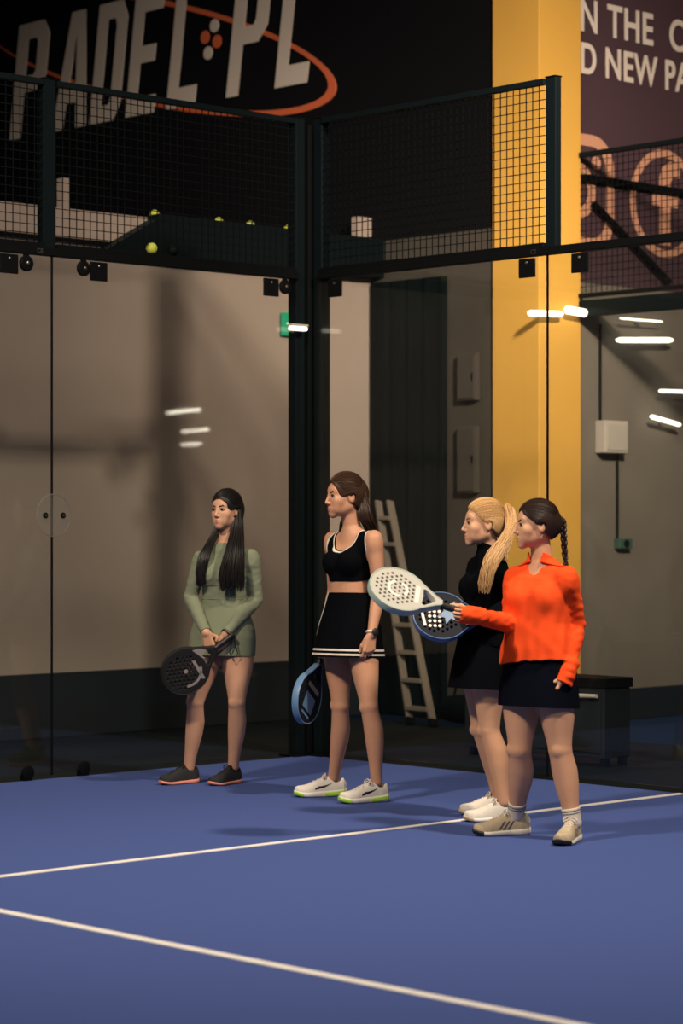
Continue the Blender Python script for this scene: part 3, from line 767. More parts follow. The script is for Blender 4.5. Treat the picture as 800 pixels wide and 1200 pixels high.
def head_prims(c, fr, s, p):
    R, F, Up = fr; B = rowsB(*fr)
    w_ = lambda x, y, z: c+(R*x+F*y+Up*z)*s
    E = lambda q, r, k: p.append(ell(w_(*q), [i*s for i in r], B, k*s))
    S = lambda a, b, r1, r2, k: p.append(seg(w_(*a), w_(*b), r1*s, r2*s, k*s))
    E((0, -.014, .035), (.073, .092, .082), .02)
    E((0, .022, -.018), (.059, .066, .084), .03)
    for q in (-1, 1):
        S((q*.041, -.008, -.054), (q*.008, .066, -.096), .018, .012, .030)
        E((q*.036, .054, -.026), (.024, .022, .022), .025)
        E((q*.026, .060, -.062), (.020, .018, .026), .025)
    E((0, .070, -.097), (.014, .014, .012), .020)
    E((0, .062, .030), (.050, .018, .024), .020)
    E((0, .077, -.068), (.028, .013, .022), .014)
    for q in (-1, 1): p.append(ell(w_(q*.031, .100, -.002), [.019*s, .021*s, .012*s], B, -.010*s))
    S((0, .083, .010), (0, .1035, -.033), .0072, .0088, .014)
    for q in (-1, 1): E((q*.0105, .090, -.038), (.0078, .011, .0072), .006)
    S((-.017, .085, -.0625), (0, .089, -.062), .004, .005, .006); S((0, .089, -.062), (.017, .085, -.0625), .005, .004, .006)
    S((-.014, .084, -.0745), (.014, .084, -.0745), .0055, .0055, .006); S((-.005, .0865, -.0745), (.005, .0865, -.0745), .005, .005, .006)
    p.append(seg(w_(-.022, .0945, -.0685), w_(.022, .0945, -.0685), .0020*s, .0020*s, -.004*s))
    for q in (-1, 1):
        E((q*.073, -.012, -.008), (.009, .019, .031), .008)
        p.append(ell(w_(q*.083, -.006, -.006), [.006*s, .010*s, .018*s], B, -.005*s))
def face_parts(c, fr, s, root, hp, brow_m, eyecol):
    R, F, Up = fr; P_F = F; B = rowsB(*fr); w_ = lambda x, y, z: c+(R*x+F*y+Up*z)*s
    g = Grid(npv(w_(0, .07, -.02))-.085*s, npv(w_(0, .07, -.02))+.085*s, .0016)
    H = evalf(hp, g)
    def patch(name, shape, off, m):
        field_obj(name, np.maximum(H-off, evalf(shape, g)), g, m, root, 1)
    lp = [seg(w_(-.023, .081, -.0655), w_(0, .094, -.0625), .0045*s, .0050*s, .002), seg(w_(0, .094, -.0625), w_(.023, .081, -.0655), .0050*s, .0045*s, .002),
          seg(w_(-.021, .080, -.0715), w_(0, .094, -.0755), .0035*s, .0060*s, .002), seg(w_(0, .094, -.0755), w_(.021, .080, -.0715), .0060*s, .0035*s, .002)]
    patch('lips', lp, .0012, M['lip'])
    for q in (-1, 1):
        patch('eyebrow', [limb(w_(q*.016, .082, .0185), w_(q*.034, .075, .025), [0, 1], [.0046*s, .0042*s], .002, P_F, [0, 0]), seg(w_(q*.016, .090, .0185), w_(q*.034, .080, .025), .0046*s, .0042*s, .002), seg(w_(q*.034, .075, .025), w_(q*.050, .056, .018), .0042*s, .0030*s, .002), seg(w_(q*.034, .081, .025), w_(q*.050, .064, .018), .0042*s, .0030*s, .002)], .0016, brow_m)
        ep = w_(q*.031, .0715, -.001)
        ge = Grid(npv(ep)-.022*s, npv(ep)+.022*s, .0012)
        e1 = evalf([ell(ep, [.0155*s, .0125*s, .0072*s], B, 0)], ge)
        ey = field_obj('eye', e1, ge, M['eye'], root, 0)
        ball_ = evalf([ell(w_(q*.031, .082, -.0005), [.0082*s, .009*s, .0080*s], B, 0)], ge)
        field_obj('iris', np.maximum(e1-.0009, ball_), ge, eyecol, ey, 0)
        lid = MB(); pts = [w_(q*(.031+x), .0715+.0138*math.sqrt(max(0, 1-(x/.0175)**2)), .0005+.0072*(1-(x/.0165)**2)) for x in [-.016+.032*i/10 for i in range(11)]]
        lid.tube(pts, [.0014*s]+[.0027*s]*9+[.0014*s], 6); lid.build('eyelash', M['iris'], ey)

def hand_prims(wr, D, N, T, s, curls, thumb, p, splay=1.0):
    """D towards the fingers, N the way the palm faces, T the thumb side"""
    wr, D, N, T = Vector(wr), Vector(D).normalized(), Vector(N).normalized(), Vector(T).normalized()
    for off, ml, fl, cu in zip((.027, .009, -.009, -.026), (.086, .088, .083, .075), (.070, .078, .072, .056), curls):
        b = wr+(D*.012+T*off*.55)*s; m = wr+(D*ml+T*off-N*.002)*s
        p.append(seg(b, m, .0140*s, .0100*s, .012*s)); a = m; ang = 0
        sp = T*off*splay*.9
        for seg_l, c_, r1, r2 in ((.46, cu[0], .0088, .0078), (.30, cu[1], .0078, .0070), (.24, cu[2], .0070, .0060)):
            ang += math.radians(c_); dv = (D*math.cos(ang)+N*math.sin(ang)+sp*math.cos(ang)).normalized()
            e = a+dv*fl*seg_l*s; p.append(seg(a, e, r1*s, r2*s, .004*s)); a = e
    b = wr+(D*.022+T*.020+N*.006)*s
    d1 = (D*thumb[0]+T*thumb[1]+N*thumb[2]).normalized(); d2 = (D*thumb[3]+T*thumb[4]+N*thumb[5]).normalized()
    m = b+d1*.045*s; e = m+d2*.034*s; e2 = e+(d2+D*.1).normalized()*.026*s
    p.append(seg(b, m, .0150*s, .0115*s, .014*s)); p.append(seg(m, e, .0105*s, .0095*s, .006*s)); p.append(seg(e, e2, .0092*s, .0072*s, .004*s))

TORSO = [(-.16, .120, .070, .080, .0, 0), (-.06, .162, .090, .105, -.004, 0), (.06, .172, .096, .108, -.004, 0), (.18, .155, .092, .092, .002, 0), (.36, .122, .086, .074, .008, 0),
         (.52, .126, .088, .080, .004, 0), (.68, .138, .090, .092, -.004, 0), (.82, .140, .078, .092, -.010, 0), (.93, .105, .055, .074, -.014, 0), (1.0, .062, .045, .056, -.012, 0)]
class Person:
    def __init__(s, D, J, yaw, head, hyaw, hs=1.0, bw=1.0, hpitch=0, hroll=0, lw=1.0, aw=1.0, bust=1.0, footdir=None, tw=1.0):
        s.footdir = footdir or {}
        s.D = D
        s.J = {k: PW(v[0], v[1], D+v[2]) for k, v in J.items()}; j = s.J; s.bw = bw
        s.hc = PW(head[0], head[1], D+head[2]); s.hf = basis(hyaw, hpitch, hroll); s.hs = hs
        P, N = j['pel'], j['neck']; s.U = (N-P).normalized(); s.L = (N-P).length
        R, F, _ = basis(yaw); s.F = (F-s.U*F.dot(s.U)).normalized(); s.R = s.F.cross(s.U).normalized()
        R, F, Uu = s.R, s.F, s.U; s.B = rowsB(R, F, Uu)
        k = s.L/.56; s.k = k
        tab = [(t, w_*bw, f*bw, b*bw, o, sh) for t, w_, f, b, o, sh in TORSO]
        pt = lambda x, y, t: P+R*x*bw+F*y*bw+Uu*t*s.L
        s.pt = pt
        s.torso = [loft(P, Uu, R, F, s.L, tab, .03)]
        for q, sh in ((1, 'rsh'), (-1, 'lsh')):
            s.torso.append(seg(N+R*q*.045-Uu*.045-F*.012, j[sh]+Uu*.0, .036*bw, .038*bw, .04))
            s.torso.append(seg(pt(q*.075, -.004, .78), j[sh]-Uu*.035, .058*bw, .040*bw, .04))
            s.torso.append(ell(pt(q*.068, .078, .68), [.058*bw*bust, .046*bw*bust, .058*bw*bust], s.B, .035))
            s.torso.append(ell(pt(q*.072, -.072, -.02), [.078*bw, .062*bw, .085*bw], s.B, .04))
        s.arm = {}; s.leg = {}; s.hand = {'r': [], 'l': []}
        for q in 'rl':
            a, e, wv = j[q+'sh'], j[q+'el'], j[q+'wr']
            s.arm[q] = [limb(a, e, [0, .12, .4, .75, 1], [.040*aw, .043*aw, .041*aw, .036*aw, .033*aw], .025),
                        limb(e, wv, [0, .2, .5, .85, 1], [.033*aw, .036*aw, .032*aw, .025*aw, .0235*aw], .006)]
            h, kn, an = j[q+'hip'], j[q+'kn'], j[q+'an']
            _ax = (an-kn).normalized(); bk = -(s.legF(q))
            bk = (bk-_ax*bk.dot(_ax)).normalized()
            s.leg[q] = [limb(h, kn, [0, .12, .30, .55, .85, 1], [.074*lw, .077*lw, .082*lw*tw, .071*lw*tw, .053*lw*(1+tw)/2, .048*lw], .03),
                        limb(kn, an, [0, .12, .30, .5, .75, .92, 1], [.047*lw, .048*lw, .053*lw, .049*lw, .037*lw, .032*lw, .032*lw], .006, bk, [-.002, .004, .013, .012, .006, .002, .002]),
                        ell(kn-bk*.036*lw, [.022*lw, .014*lw, .026*lw], None, .012)]
        s.hp = []; head_prims(s.hc, s.hf, hs, s.hp)
        hR, hF, hU = s.hf
        s.neck = [limb(N-Uu*.03-F*.012, s.hc+(hF*-.022-hU*.045)*hs, [0, .35, .75, 1], [.062*bw, .050*bw, .047*hs, .049*hs], .035)]
        s.all = s.torso+s.arm['r']+s.arm['l']+s.leg['r']+s.leg['l']
        lo = np.min([p[1] for p in s.all+s.hp], 0); hi = np.max([p[2] for p in s.all+s.hp], 0)
        s.lo, s.hi = lo, hi
    def legF(s, q): return s.footdir.get(q, s.F)
    def body(s, name_label, m, h=.0032):
        root_loc = (s.J['ran']+s.J['lan'])/2; root_loc.z = 0
        s.root = empty('person', root_loc, name_label, 'person', None)
        pr = s.torso+s.leg['r']+s.leg['l']+s.neck+s.arm['r']+s.arm['l']+s.hp
        hands = s.hand['r']+s.hand['l']
        allp = pr+hands
        lo = np.min([p[1] for p in allp], 0)-.02; hi = np.max([p[2] for p in allp], 0)+.02
        g = Grid(lo, hi, h); Fb = evalf(pr, g)
        if hands:
            Fh = evalf(hands, g); k = .012; hh = np.maximum(k-np.abs(Fh-Fb), 0); Fb = np.minimum(Fb, Fh)-hh*hh/(4*k)
        b = field_obj('body', Fb, g, m, s.root, 1)
        return s.root

def undershorts(P, m, t_top, hem_z):
    pr = P.torso+P.leg['r']+P.leg['l']
    lo = P.lo.copy(); hi = P.hi.copy(); lo[2] = hem_z-.01; hi[2] = P.pt(0, 0, t_top).z+.05
    c = P.J['pel']; lo[:2] = (c.x-.28, c.y-.26); hi[:2] = (c.x+.28, c.y+.26)
    g = Grid(lo, hi, .0036); F_ = evalf(pr, g)-.006
    F_ = np.maximum(np.maximum(F_, hem_z-g.z+0*g.x+0*g.y), plane(g, P.pt(0, 0, t_top), P.U))
    return field_obj('undershorts', F_, g, m, P.root, 1)
def skirt(name, m, root, top, bot, fr, tab, pleat=(0, 0), seed=0, thick=.004, n=96, lines=None):
    """flared tube of cloth; tab rows: t from top to bottom, half width, front, back"""
    R, F = fr[0], fr[1]; top, bot = Vector(top), Vector(bot)
    rows = 28; tab = np.array(tab, float)
    rnd = random.Random(seed); ph = rnd.random()*6
    def ring(t, off):
        w_ = np.interp(t, tab[:, 0], tab[:, 1])+off; f = np.interp(t, tab[:, 0], tab[:, 2])+off; b = np.interp(t, tab[:, 0], tab[:, 3])+off
        c = top.lerp(bot, t); out = []
        for i in range(n):
            a = 2*math.pi*i/n; x, y = math.cos(a), math.sin(a); e = 2/2.3
            x = math.copysign(abs(x)**e, x); y = math.copysign(abs(y)**e, y)
            wv = 1+pleat[1]*t**1.5*(math.sin(pleat[0]*a+ph)+.5*math.sin(pleat[0]*1.7*a+2*ph))
            out.append(c+R*x*w_*wv+F*y*(f if y > 0 else b)*wv)
        return out
    def tube(t0, t1, o0, o1, nm, mt, rows):
        vs_ = []
        for off, order in ((o1, 1), (o0, -1)):
            ts = [t0+(t1-t0)*i/rows for i in range(rows+1)]
            for t in (ts if order == 1 else ts[::-1]): vs_ += ring(t, off)
        m_ = 2*(rows+1); fs = []
        for i in range(m_):
            i2 = (i+1) % m_
            for k in range(n):
                k2 = (k+1) % n; fs.append((i*n+k, i*n+k2, i2*n+k2, i2*n+k))
        mb = MB(); mb.add(vs_, fs, True); return mb.build(nm, mt, root if nm == name else par[0])
    par = [root]
    o = tube(0, 1, 0, thick, name, m, rows); par[0] = o
    for t0, t1, mm in (lines or []): tube(t0, t1, thick-.001, thick+.0015, 'hem_stripe', mm, 2)
    return o

def lock(mb, guide, prof, n, r, seed, ref, tip=.35, wob=.004):
    """a bundle of hair strands along a guide; prof rows: (t, half width along ref, half depth)"""
    rnd = random.Random(seed); gp = [Vector(g) for g in guide]; K = 15
    def cat(t):
        m = len(gp)-1; x = min(t*m, m-1e-6); i = int(x); u = x-i
        p0, p1, p2, p3 = gp[max(i-1, 0)], gp[i], gp[i+1], gp[min(i+2, m)]
        return .5*((2*p1)+(p2-p0)*u+(2*p0-5*p1+4*p2-p3)*u*u+(3*p1-p0-3*p2+p3)*u*u*u)
    prof = np.array(prof, float); ref = Vector(ref)
    C = [cat(i/(K-1)) for i in range(K)]; fx = []
    for i in range(K):
        d = (C[min(i+1, K-1)]-C[max(i-1, 0)]).normalized(); x = (ref-d*ref.dot(d)).normalized(); fx.append((x, d.cross(x)))
    W_ = [np.interp(i/(K-1), prof[:, 0], prof[:, 1]) for i in range(K)]; Dp = [np.interp(i/(K-1), prof[:, 0], prof[:, 2]) for i in range(K)]
    core = []                                                     # solid core so nothing shows through
    nn = 12; vs_ = []
    for i in range(K):
        for k in range(nn):
            a = 2*math.pi*k/nn; vs_.append(C[i]+fx[i][0]*W_[i]*.82*math.cos(a)*(1-.5*(i/(K-1))**4)+fx[i][1]*Dp[i]*.82*math.sin(a)*(1-.5*(i/(K-1))**4))
    kk = int(K*.93); fs = [(i*nn+k, i*nn+(k+1) % nn, (i+1)*nn+(k+1) % nn, (i+1)*nn+k) for i in range(kk-1) for k in range(nn)]
    fs += [tuple(range(nn))[::-1], tuple(range((kk-1)*nn, kk*nn))]
    mb.add(vs_[:kk*nn], fs, True)
    for s_ in range(n):
        a = rnd.random()*6.283; q = math.sqrt(rnd.random()*.5+.5); x0, y0 = q*math.cos(a), q*math.sin(a); end = 1-rnd.random()*.10
        f1, f2, f3 = rnd.random()*6, rnd.random()*6, 2+rnd.random()*3
        pts = []; rad = []; m = max(6, int(K*end))
        for i in range(m):
            t = i/(m-1)*end; x = t*(K-1); i0 = min(int(x), K-2); u = x-i0
            c = C[i0].lerp(C[i0+1], u); wx = W_[i0]*(1-u)+W_[i0+1]*u; dx = Dp[i0]*(1-u)+Dp[i0+1]*u
            ww = wob*(.3+t)
            pts.append(c+fx[i0][0]*(x0*wx+ww*math.sin(f3*t*3+f1))+fx[i0][1]*(y0*dx+ww*math.sin(f3*t*3+f2)))
            rad.append(r*(1 if t < .7 else 1-(1-tip)*(t-.7)/.3))
        mb.tube(pts, rad, 5)
def cap_field(P, g, hp, off, front, under, extra=None, groove=(60, .0004)):
    """hair on the skull: skull offset minus the face; front=(z of hairline, forward limit)"""
    R, F, Up = P.hf; s = P.hs; B = rowsB(*P.hf); w_ = lambda x, y, z: P.hc+(R*x+F*y+Up*z)*s
    pr = [ell(w_(0, -.016, .037), [.079*s, .097*s, .087*s], B, .02), ell(w_(0, -.030, -.010), [.073*s, .076*s, .075*s], B, .03)]+(extra or [])
    C = evalf(pr, g)
    px, py, pz = g.x-P.hc.x, g.y-P.hc.y, g.z-P.hc.z
    lx = (px*R.x+py*R.y+pz*R.z)/s; ly = (px*F.x+py*F.y+pz*F.z)/s; lz = (px*Up.x+py*Up.y+pz*Up.z)/s
    gr = np.sin(np.arctan2(lx, lz+.02)*groove[0])*groove[1]
    C = C-off+gr
    face = evalf([ell(w_(0, front[1], front[0]), [.064*s, .080*s, .082*s], B, .01)]+[seg(w_(q*.070, .055, -.03), w_(q*.080, -.012, -.012), .020*s, .024*s, .012) for q in (-1, 1)], g)
    C = np.maximum(C, -face)
    cut = (under[0]+under[1]*(ly+.05)-lz)*s*.7
    C = np.maximum(C, cut)
    return C

def swept(P, target, H, parent, n, seed, hz=.050, grow=.0065, r=.0017, side=1.0):
    """strands lying on the skull, combed from the hairline back to a gathering point (head coordinates)"""
    R, F, Up = P.hf; s = P.hs; rnd = random.Random(seed); c0 = Vector((0, -.016, .037)); rr = Vector((.079+grow, .097+grow, .087+grow))
    un = lambda v: Vector(((v.x-c0.x)/rr.x, (v.y-c0.y)/rr.y, (v.z-c0.z)/rr.z)).normalized()
    tg = un(Vector(target)); mb = MB()
    TT = [0, .25, .5, .72, 1]; LX = [0, .038, .062, .074, .070]; LY = [.064, .056, .040, .012, -.040]; LZ = [.080, .070, .043, .010, -.050]
    for i in range(n):
        t = -1+2*(i+rnd.random())/n; at = abs(t)
        st = un(Vector((math.copysign(np.interp(at, TT, LX), t), np.interp(at, TT, LY), np.interp(at, TT, LZ)+rnd.random()*.003)))
        w_ = st.angle(tg); j = rnd.random()*.0012; m = 14; pts = []
        e1 = .93+.05*rnd.random()
        for k in range(m):
            u = k/(m-1)*e1; v = (st*math.sin((1-u)*w_)+tg*math.sin(u*w_))/max(math.sin(w_), 1e-3)
            q = Vector((c0.x+v.x*rr.x, c0.y+v.y*rr.y, c0.z+v.z*rr.z))*1.0
            q += Vector((v.x, v.y, v.z))*(j-.0006)
            pts.append(P.hc+(R*q.x+F*q.y+Up*q.z)*s)
        mb.tube(pts, [r*.5]+[r]*(m-1), 4)
    return mb.build('swept_strands', H, parent)

def shoe(P, q, ank, hd, L, style, name='shoe'):
    """trainer in its own frame: x across, y heel to toe, z up"""
    root = P.root; hd = Vector((hd[0], hd[1], 0)).normalized(); k = L/.255
    rt = hd.cross(Vector((0, 0, 1))); O = Vector((ank.x, ank.y, 0))-hd*.062*k
    MT = Matrix(((rt.x*k, hd.x*k, 0, O.x), (rt.y*k, hd.y*k, 0, O.y), (0, 0, k, 0), (0, 0, 0, 1)))
    side = 1 if q == 'r' else -1            # outer side +x for the right foot
    g = Grid((-.062, -.02, -.006), (.062, .285, .135), .0024)
    Y = [-.004, .01, .04, .09, .14, .19, .225, .248, .262]
    Wd = [.012, .028, .034, .034, .039, .0455, .0420, .029, .010]; Hh = [.074, .096, .098, .106, .090, .068, .057, .049, .038]
    Cx = [0, 0, 0, .000, -.002, -.004, -.006, -.009, -.012]
    y = np.clip(g.y, Y[0], Y[-1]); w_ = np.interp(y, Y, Wd); h_ = np.interp(y, Y, Hh); cx = np.interp(y, Y, Cx)*side
    toe = np.maximum(g.y-.19, 0)**2*2.6
    xx = np.abs(g.x-cx)/w_; zz = (g.z-.018-toe)/(h_-.018); zt = np.clip(zz, 0, None)
    up = ((xx**2.4+zt**2.2)**(1/2.3)-1)*np.minimum(w_, .03); dy = np.maximum(np.abs(g.y-y), 0)
    up = np.where(dy > 0, np.sqrt(np.maximum(up, 0)**2+dy**2), up)
    up = np.maximum(up, (.014+toe-g.z)) + .0*g.x
    up = up+0*g.z
    hole = evalf([limb((0, .050, .085), (0, .046, .16), [0, 1], [.028, .036], 0)], g)
    up2 = np.maximum(up, -hole)
    st = style.get('st', 1)
    sw = np.interp(y, Y, [.012, .029, .035, .034, .041, .0475, .0440, .031, .012])
    hb = np.interp(y, Y, [.0165, .0165, .0160, .0150, .0135, .0120, .0110, .0105, .0100])*st
    lift = toe+np.maximum(.03-g.y, 0)**2*4
    sx_ = np.abs(g.x-cx)-sw-.0035*np.sin(np.clip((g.z-lift)/(2*hb), 0, 1)*3.14); sz_ = np.abs(g.z-lift-hb)-hb
    k_ = .010; hh = np.maximum(k_-np.abs(sx_-sz_), 0); sole = np.maximum(sx_, sz_)+hh*hh/(4*k_)
    sole = np.maximum(sole, dy-.004); sole = np.maximum(sole, -g.z+.0006)
    def emit(nm, Fd, m, par, sm=1):
        v, f = surface(np.ascontiguousarray(np.broadcast_to(Fd, g.n)).astype(np.float32), g, sm)
        if not len(f): print('EMPTY', nm); return None
        me = np_mesh(nm, v, f); me.transform(MT); return link_mesh(nm, me, m, par)
    u = emit(name, up2, style['upper'], root)
    so = emit('sole', sole, style['sole'], u)
    if 'under' in style:                                        # coloured lower layer of the sole
        emit('outsole', np.maximum(sole-.0012, g.z-.012-toe+0*g.x), style['under'], u)
    if 'pod' in style:
        pod = evalf([seg((0, .02, .022), (0, .10, .016), .014, .006, .01)], g)
        pod = np.maximum(np.maximum(sole-.0018, np.abs(g.z-.022+.1*(g.y-.02))-.011), np.abs(g.y-.055)-.055)
        emit('heel_pod', pod+0*g.x, style['pod'], u)
    if 'toecap' in style: emit('toe_guard', np.maximum(np.maximum(sole-.0016, .222-g.y), g.z-.020-toe)+0*g.x, style['toecap'], u)
    lc = MB()
    for i in range(5):
        yy = .100+.021*i; hz = np.interp(yy, Y, Hh)+.002; wv = .021-.001*i
        pts = [Vector(((-wv+2*wv*t), yy+.010*(t-.5)*(1 if i % 2 else -1), hz-.0105*(2*t-1)**2-.001)) for t in [a/6 for a in range(7)]]
        lc.tube([MT @ p for p in pts], .0036*k, 6)
    for sx in (-1, 1):
        pts = [Vector((0, .100, .108)), Vector((sx*.016, .104, .117)), Vector((sx*.034, .110, .106)), Vector((sx*.030, .118, .096)), Vector((sx*.008, .105, .107))]
        lc.tube([MT @ p for p in pts], .0030*k, 6)
    lc.build('laces', style['lace'], u)
    def side_mark(nm, inside, m):                               # mark printed on both flanks
        emit(nm, np.maximum(np.maximum(up-.0014, inside), .012-np.abs(g.x)), m, u, 0)
    if style.get('mark') == 'swoosh':
        sy, sz = g.y, g.z
        t = (sy-.075)/(.075)                                     # hook shape running back and up
        lowc = .046+.030*np.clip((.150-sy)/.085, 0, 1)**1.7-.004*np.clip((sy-.140)/.02, 0, 1)
        th = np.interp(sy, [.065, .085, .120, .142, .158, .164], [.0006, .004, .0085, .0115, .007, .0005])
        inside = np.maximum(np.abs(sz-lowc-th*.5+.002)-th*.62, np.abs(sy-.114)-.050)
        side_mark('tick_mark', inside+0*g.x, style['markm'])
    if style.get('mark') == 'stripes':
        for c_ in (.095, .116, .137):
            inside = np.maximum(np.abs((g.y-c_)+(g.z-.045)*.75)-.0055, np.abs(g.z-.048)-.020)
            side_mark('stripe', inside+0*g.x, style['markm'])
    if 'tab' in style:
        emit('heel_tab', np.maximum(np.maximum(up2-.002, g.y-.016), .052-g.z)+0*g.x, style['tab'], u)
    return u

def racket(c, long_, nrm, label, face_m, rim_m, grip_m, graphics=None, s=1.0, hole_m=None, cord=True):
    """padel bat: c head centre, long_ from head centre to the grip, nrm face normal"""
    c, y = Vector(c), -Vector(long_).normalized(); z = Vector(nrm); z = (z-y*z.dot(y)).normalized(); x = y.cross(z)
    if x.length < .5: x = Vector((1, 0, 0))
    r = empty('padel_racket', c, label, 'racket', None)
    fr = (c, x*1, y*1, z*1)
    def outl(g_, n=64):
        L = []
        for i in range(n+1):                                     # round head, from left shoulder over the top
            a = math.radians(-52+284*i/n); L.append(((.130+g_)*math.cos(a)*s, ((.140+g_)*math.sin(a)+.0)*s))
        L += [((-.030-g_)*s, -.182*s), ((-.018-g_)*s, -.205*s), ((.018+g_)*s, -.205*s), ((.030+g_)*s, -.182*s)]
        return L
    tri = [(0, -.176), (-.014, -.168), (-.050, -.126), (-.046, -.114), (0, -.118), (.046, -.114), (.050, -.126), (.014, -.168)]
    tri = [(a*s, b*s) for a, b in tri]
    holes = []
    for iy in range(-5, 6):
        for ix in range(-5, 6):
            hx = (ix+(.5 if iy % 2 else 0))*.0250; hy = iy*.0215+.018
            if (hx/.098)**2+((hy-.012)/.106)**2 < 1 and hy > -.088: holes.append((hx, hy))
    hl = [[(( hx+.0064*math.cos(a))*s, (hy+.0064*math.sin(a))*s) for a in [k*math.pi/5 for k in range(10)]] for hx, hy in holes]
    body = curve_solid('face', [outl(-.006), tri]+hl, .036*s, face_m, r, fr, bevel=.003)
    curve_solid('rim', [outl(.0), outl(-.0065)], .039*s, rim_m, r, fr, bevel=.003)
    g0 = c+y*-.195*s; g1 = c+y*-.320*s
    mb = MB(); mb.tube([g0, g0.lerp(g1, .15), g0.lerp(g1, .9), g1], [.0165*s, .0155*s, .0165*s, .018*s], 10, ref=x); gp = mb.build('grip', grip_m, r)
    mb = MB()
    for i in range(9):
        t = .08+i*.095; p = g0.lerp(g1, t); d = (g1-g0).normalized()
        pts = [p+d*(.010*q/12)+(x*math.cos(q*math.pi/6)+z*math.sin(q*math.pi/6))*.0172*s for q in range(13)]
        mb.tube(pts, .0012, 5)
    mb.build('grip_wrap', grip_m, gp)
    mb = MB(); mb.lathe(g1, -y, [(.018*s, -.002), (.020*s, .003), (.020*s, .010), (.015*s, .014)], 20); mb.build('butt_cap', M['rubberblack'], r)
    if cord:
        e = g1-y*.012; pts = [e, e+Vector((.01, 0, -.05)), e+Vector((.025, .01, -.11)), e+Vector((.0, .015, -.15)), e+Vector((-.022, .01, -.10)), e+Vector((-.008, 0, -.04)), e]
        mb = MB(); mb.tube(pts, .0028, 6); mb.build('wrist_cord', M['rubberblack'], r)
    for sd in (1, -1):
        f2 = (c+z*sd*.0182*s, x*sd, y, z*sd)
        for nm, lp, m in (graphics or []):
            curve_solid(nm, [[(a*s, b*s) for a, b in l] for l in lp], .0012, m, r, f2)
    return r, fr

# ------------------------------------------------------------------ the four players
def dirv(x, y, z=0): return Vector((x, y, z)).normalized()
def folds(g, amp, seed, lam=(.05, .14), n=6, squash=(1, 1, 1)):
    rnd = random.Random(seed); F_ = 0
    for i in range(n):
        d = Vector((rnd.gauss(0, 1)*squash[0], rnd.gauss(0, 1)*squash[1], rnd.gauss(0, 1)*squash[2])).normalized(); l = lam[0]+(lam[1]-lam[0])*rnd.random(); q = 6.283/l; ph = rnd.random()*6
        F_ = F_+np.sin((g.x*d.x+g.y*d.y+g.z*d.z)*q+ph+1.3*np.sin((g.x*d.z+g.z*d.y-g.y*d.x)*q*.4+ph))
    return amp*F_/math.sqrt(n)
def plane(g, p, n): return (g.x-p[0])*n[0]+(g.y-p[1])*n[1]+(g.z-p[2])*n[2]
def grid_of(prims, m, h): return Grid(np.min([p[1] for p in prims], 0)-m, np.max([p[2] for p in prims], 0)+m, h)
def cut_arm(P, q, g, back=0.0, extra=None):
    a = evalf(P.arm[q]+(extra or []), g); w_, e = P.J[q+'wr'], P.J[q+'el']; d = (w_-e).normalized()
    c = plane(g, w_+d*back, d)
    near = evalf([ell(w_+d*(.10+back), (.14, .14, .14), None, 0)], g)   # cut only close to the wrist
    return np.where(near < 0, np.maximum(a, c), a)
def smin(a, b, k): h = np.maximum(k-np.abs(a-b), 0); return np.minimum(a, b)-h*h/(4*k)

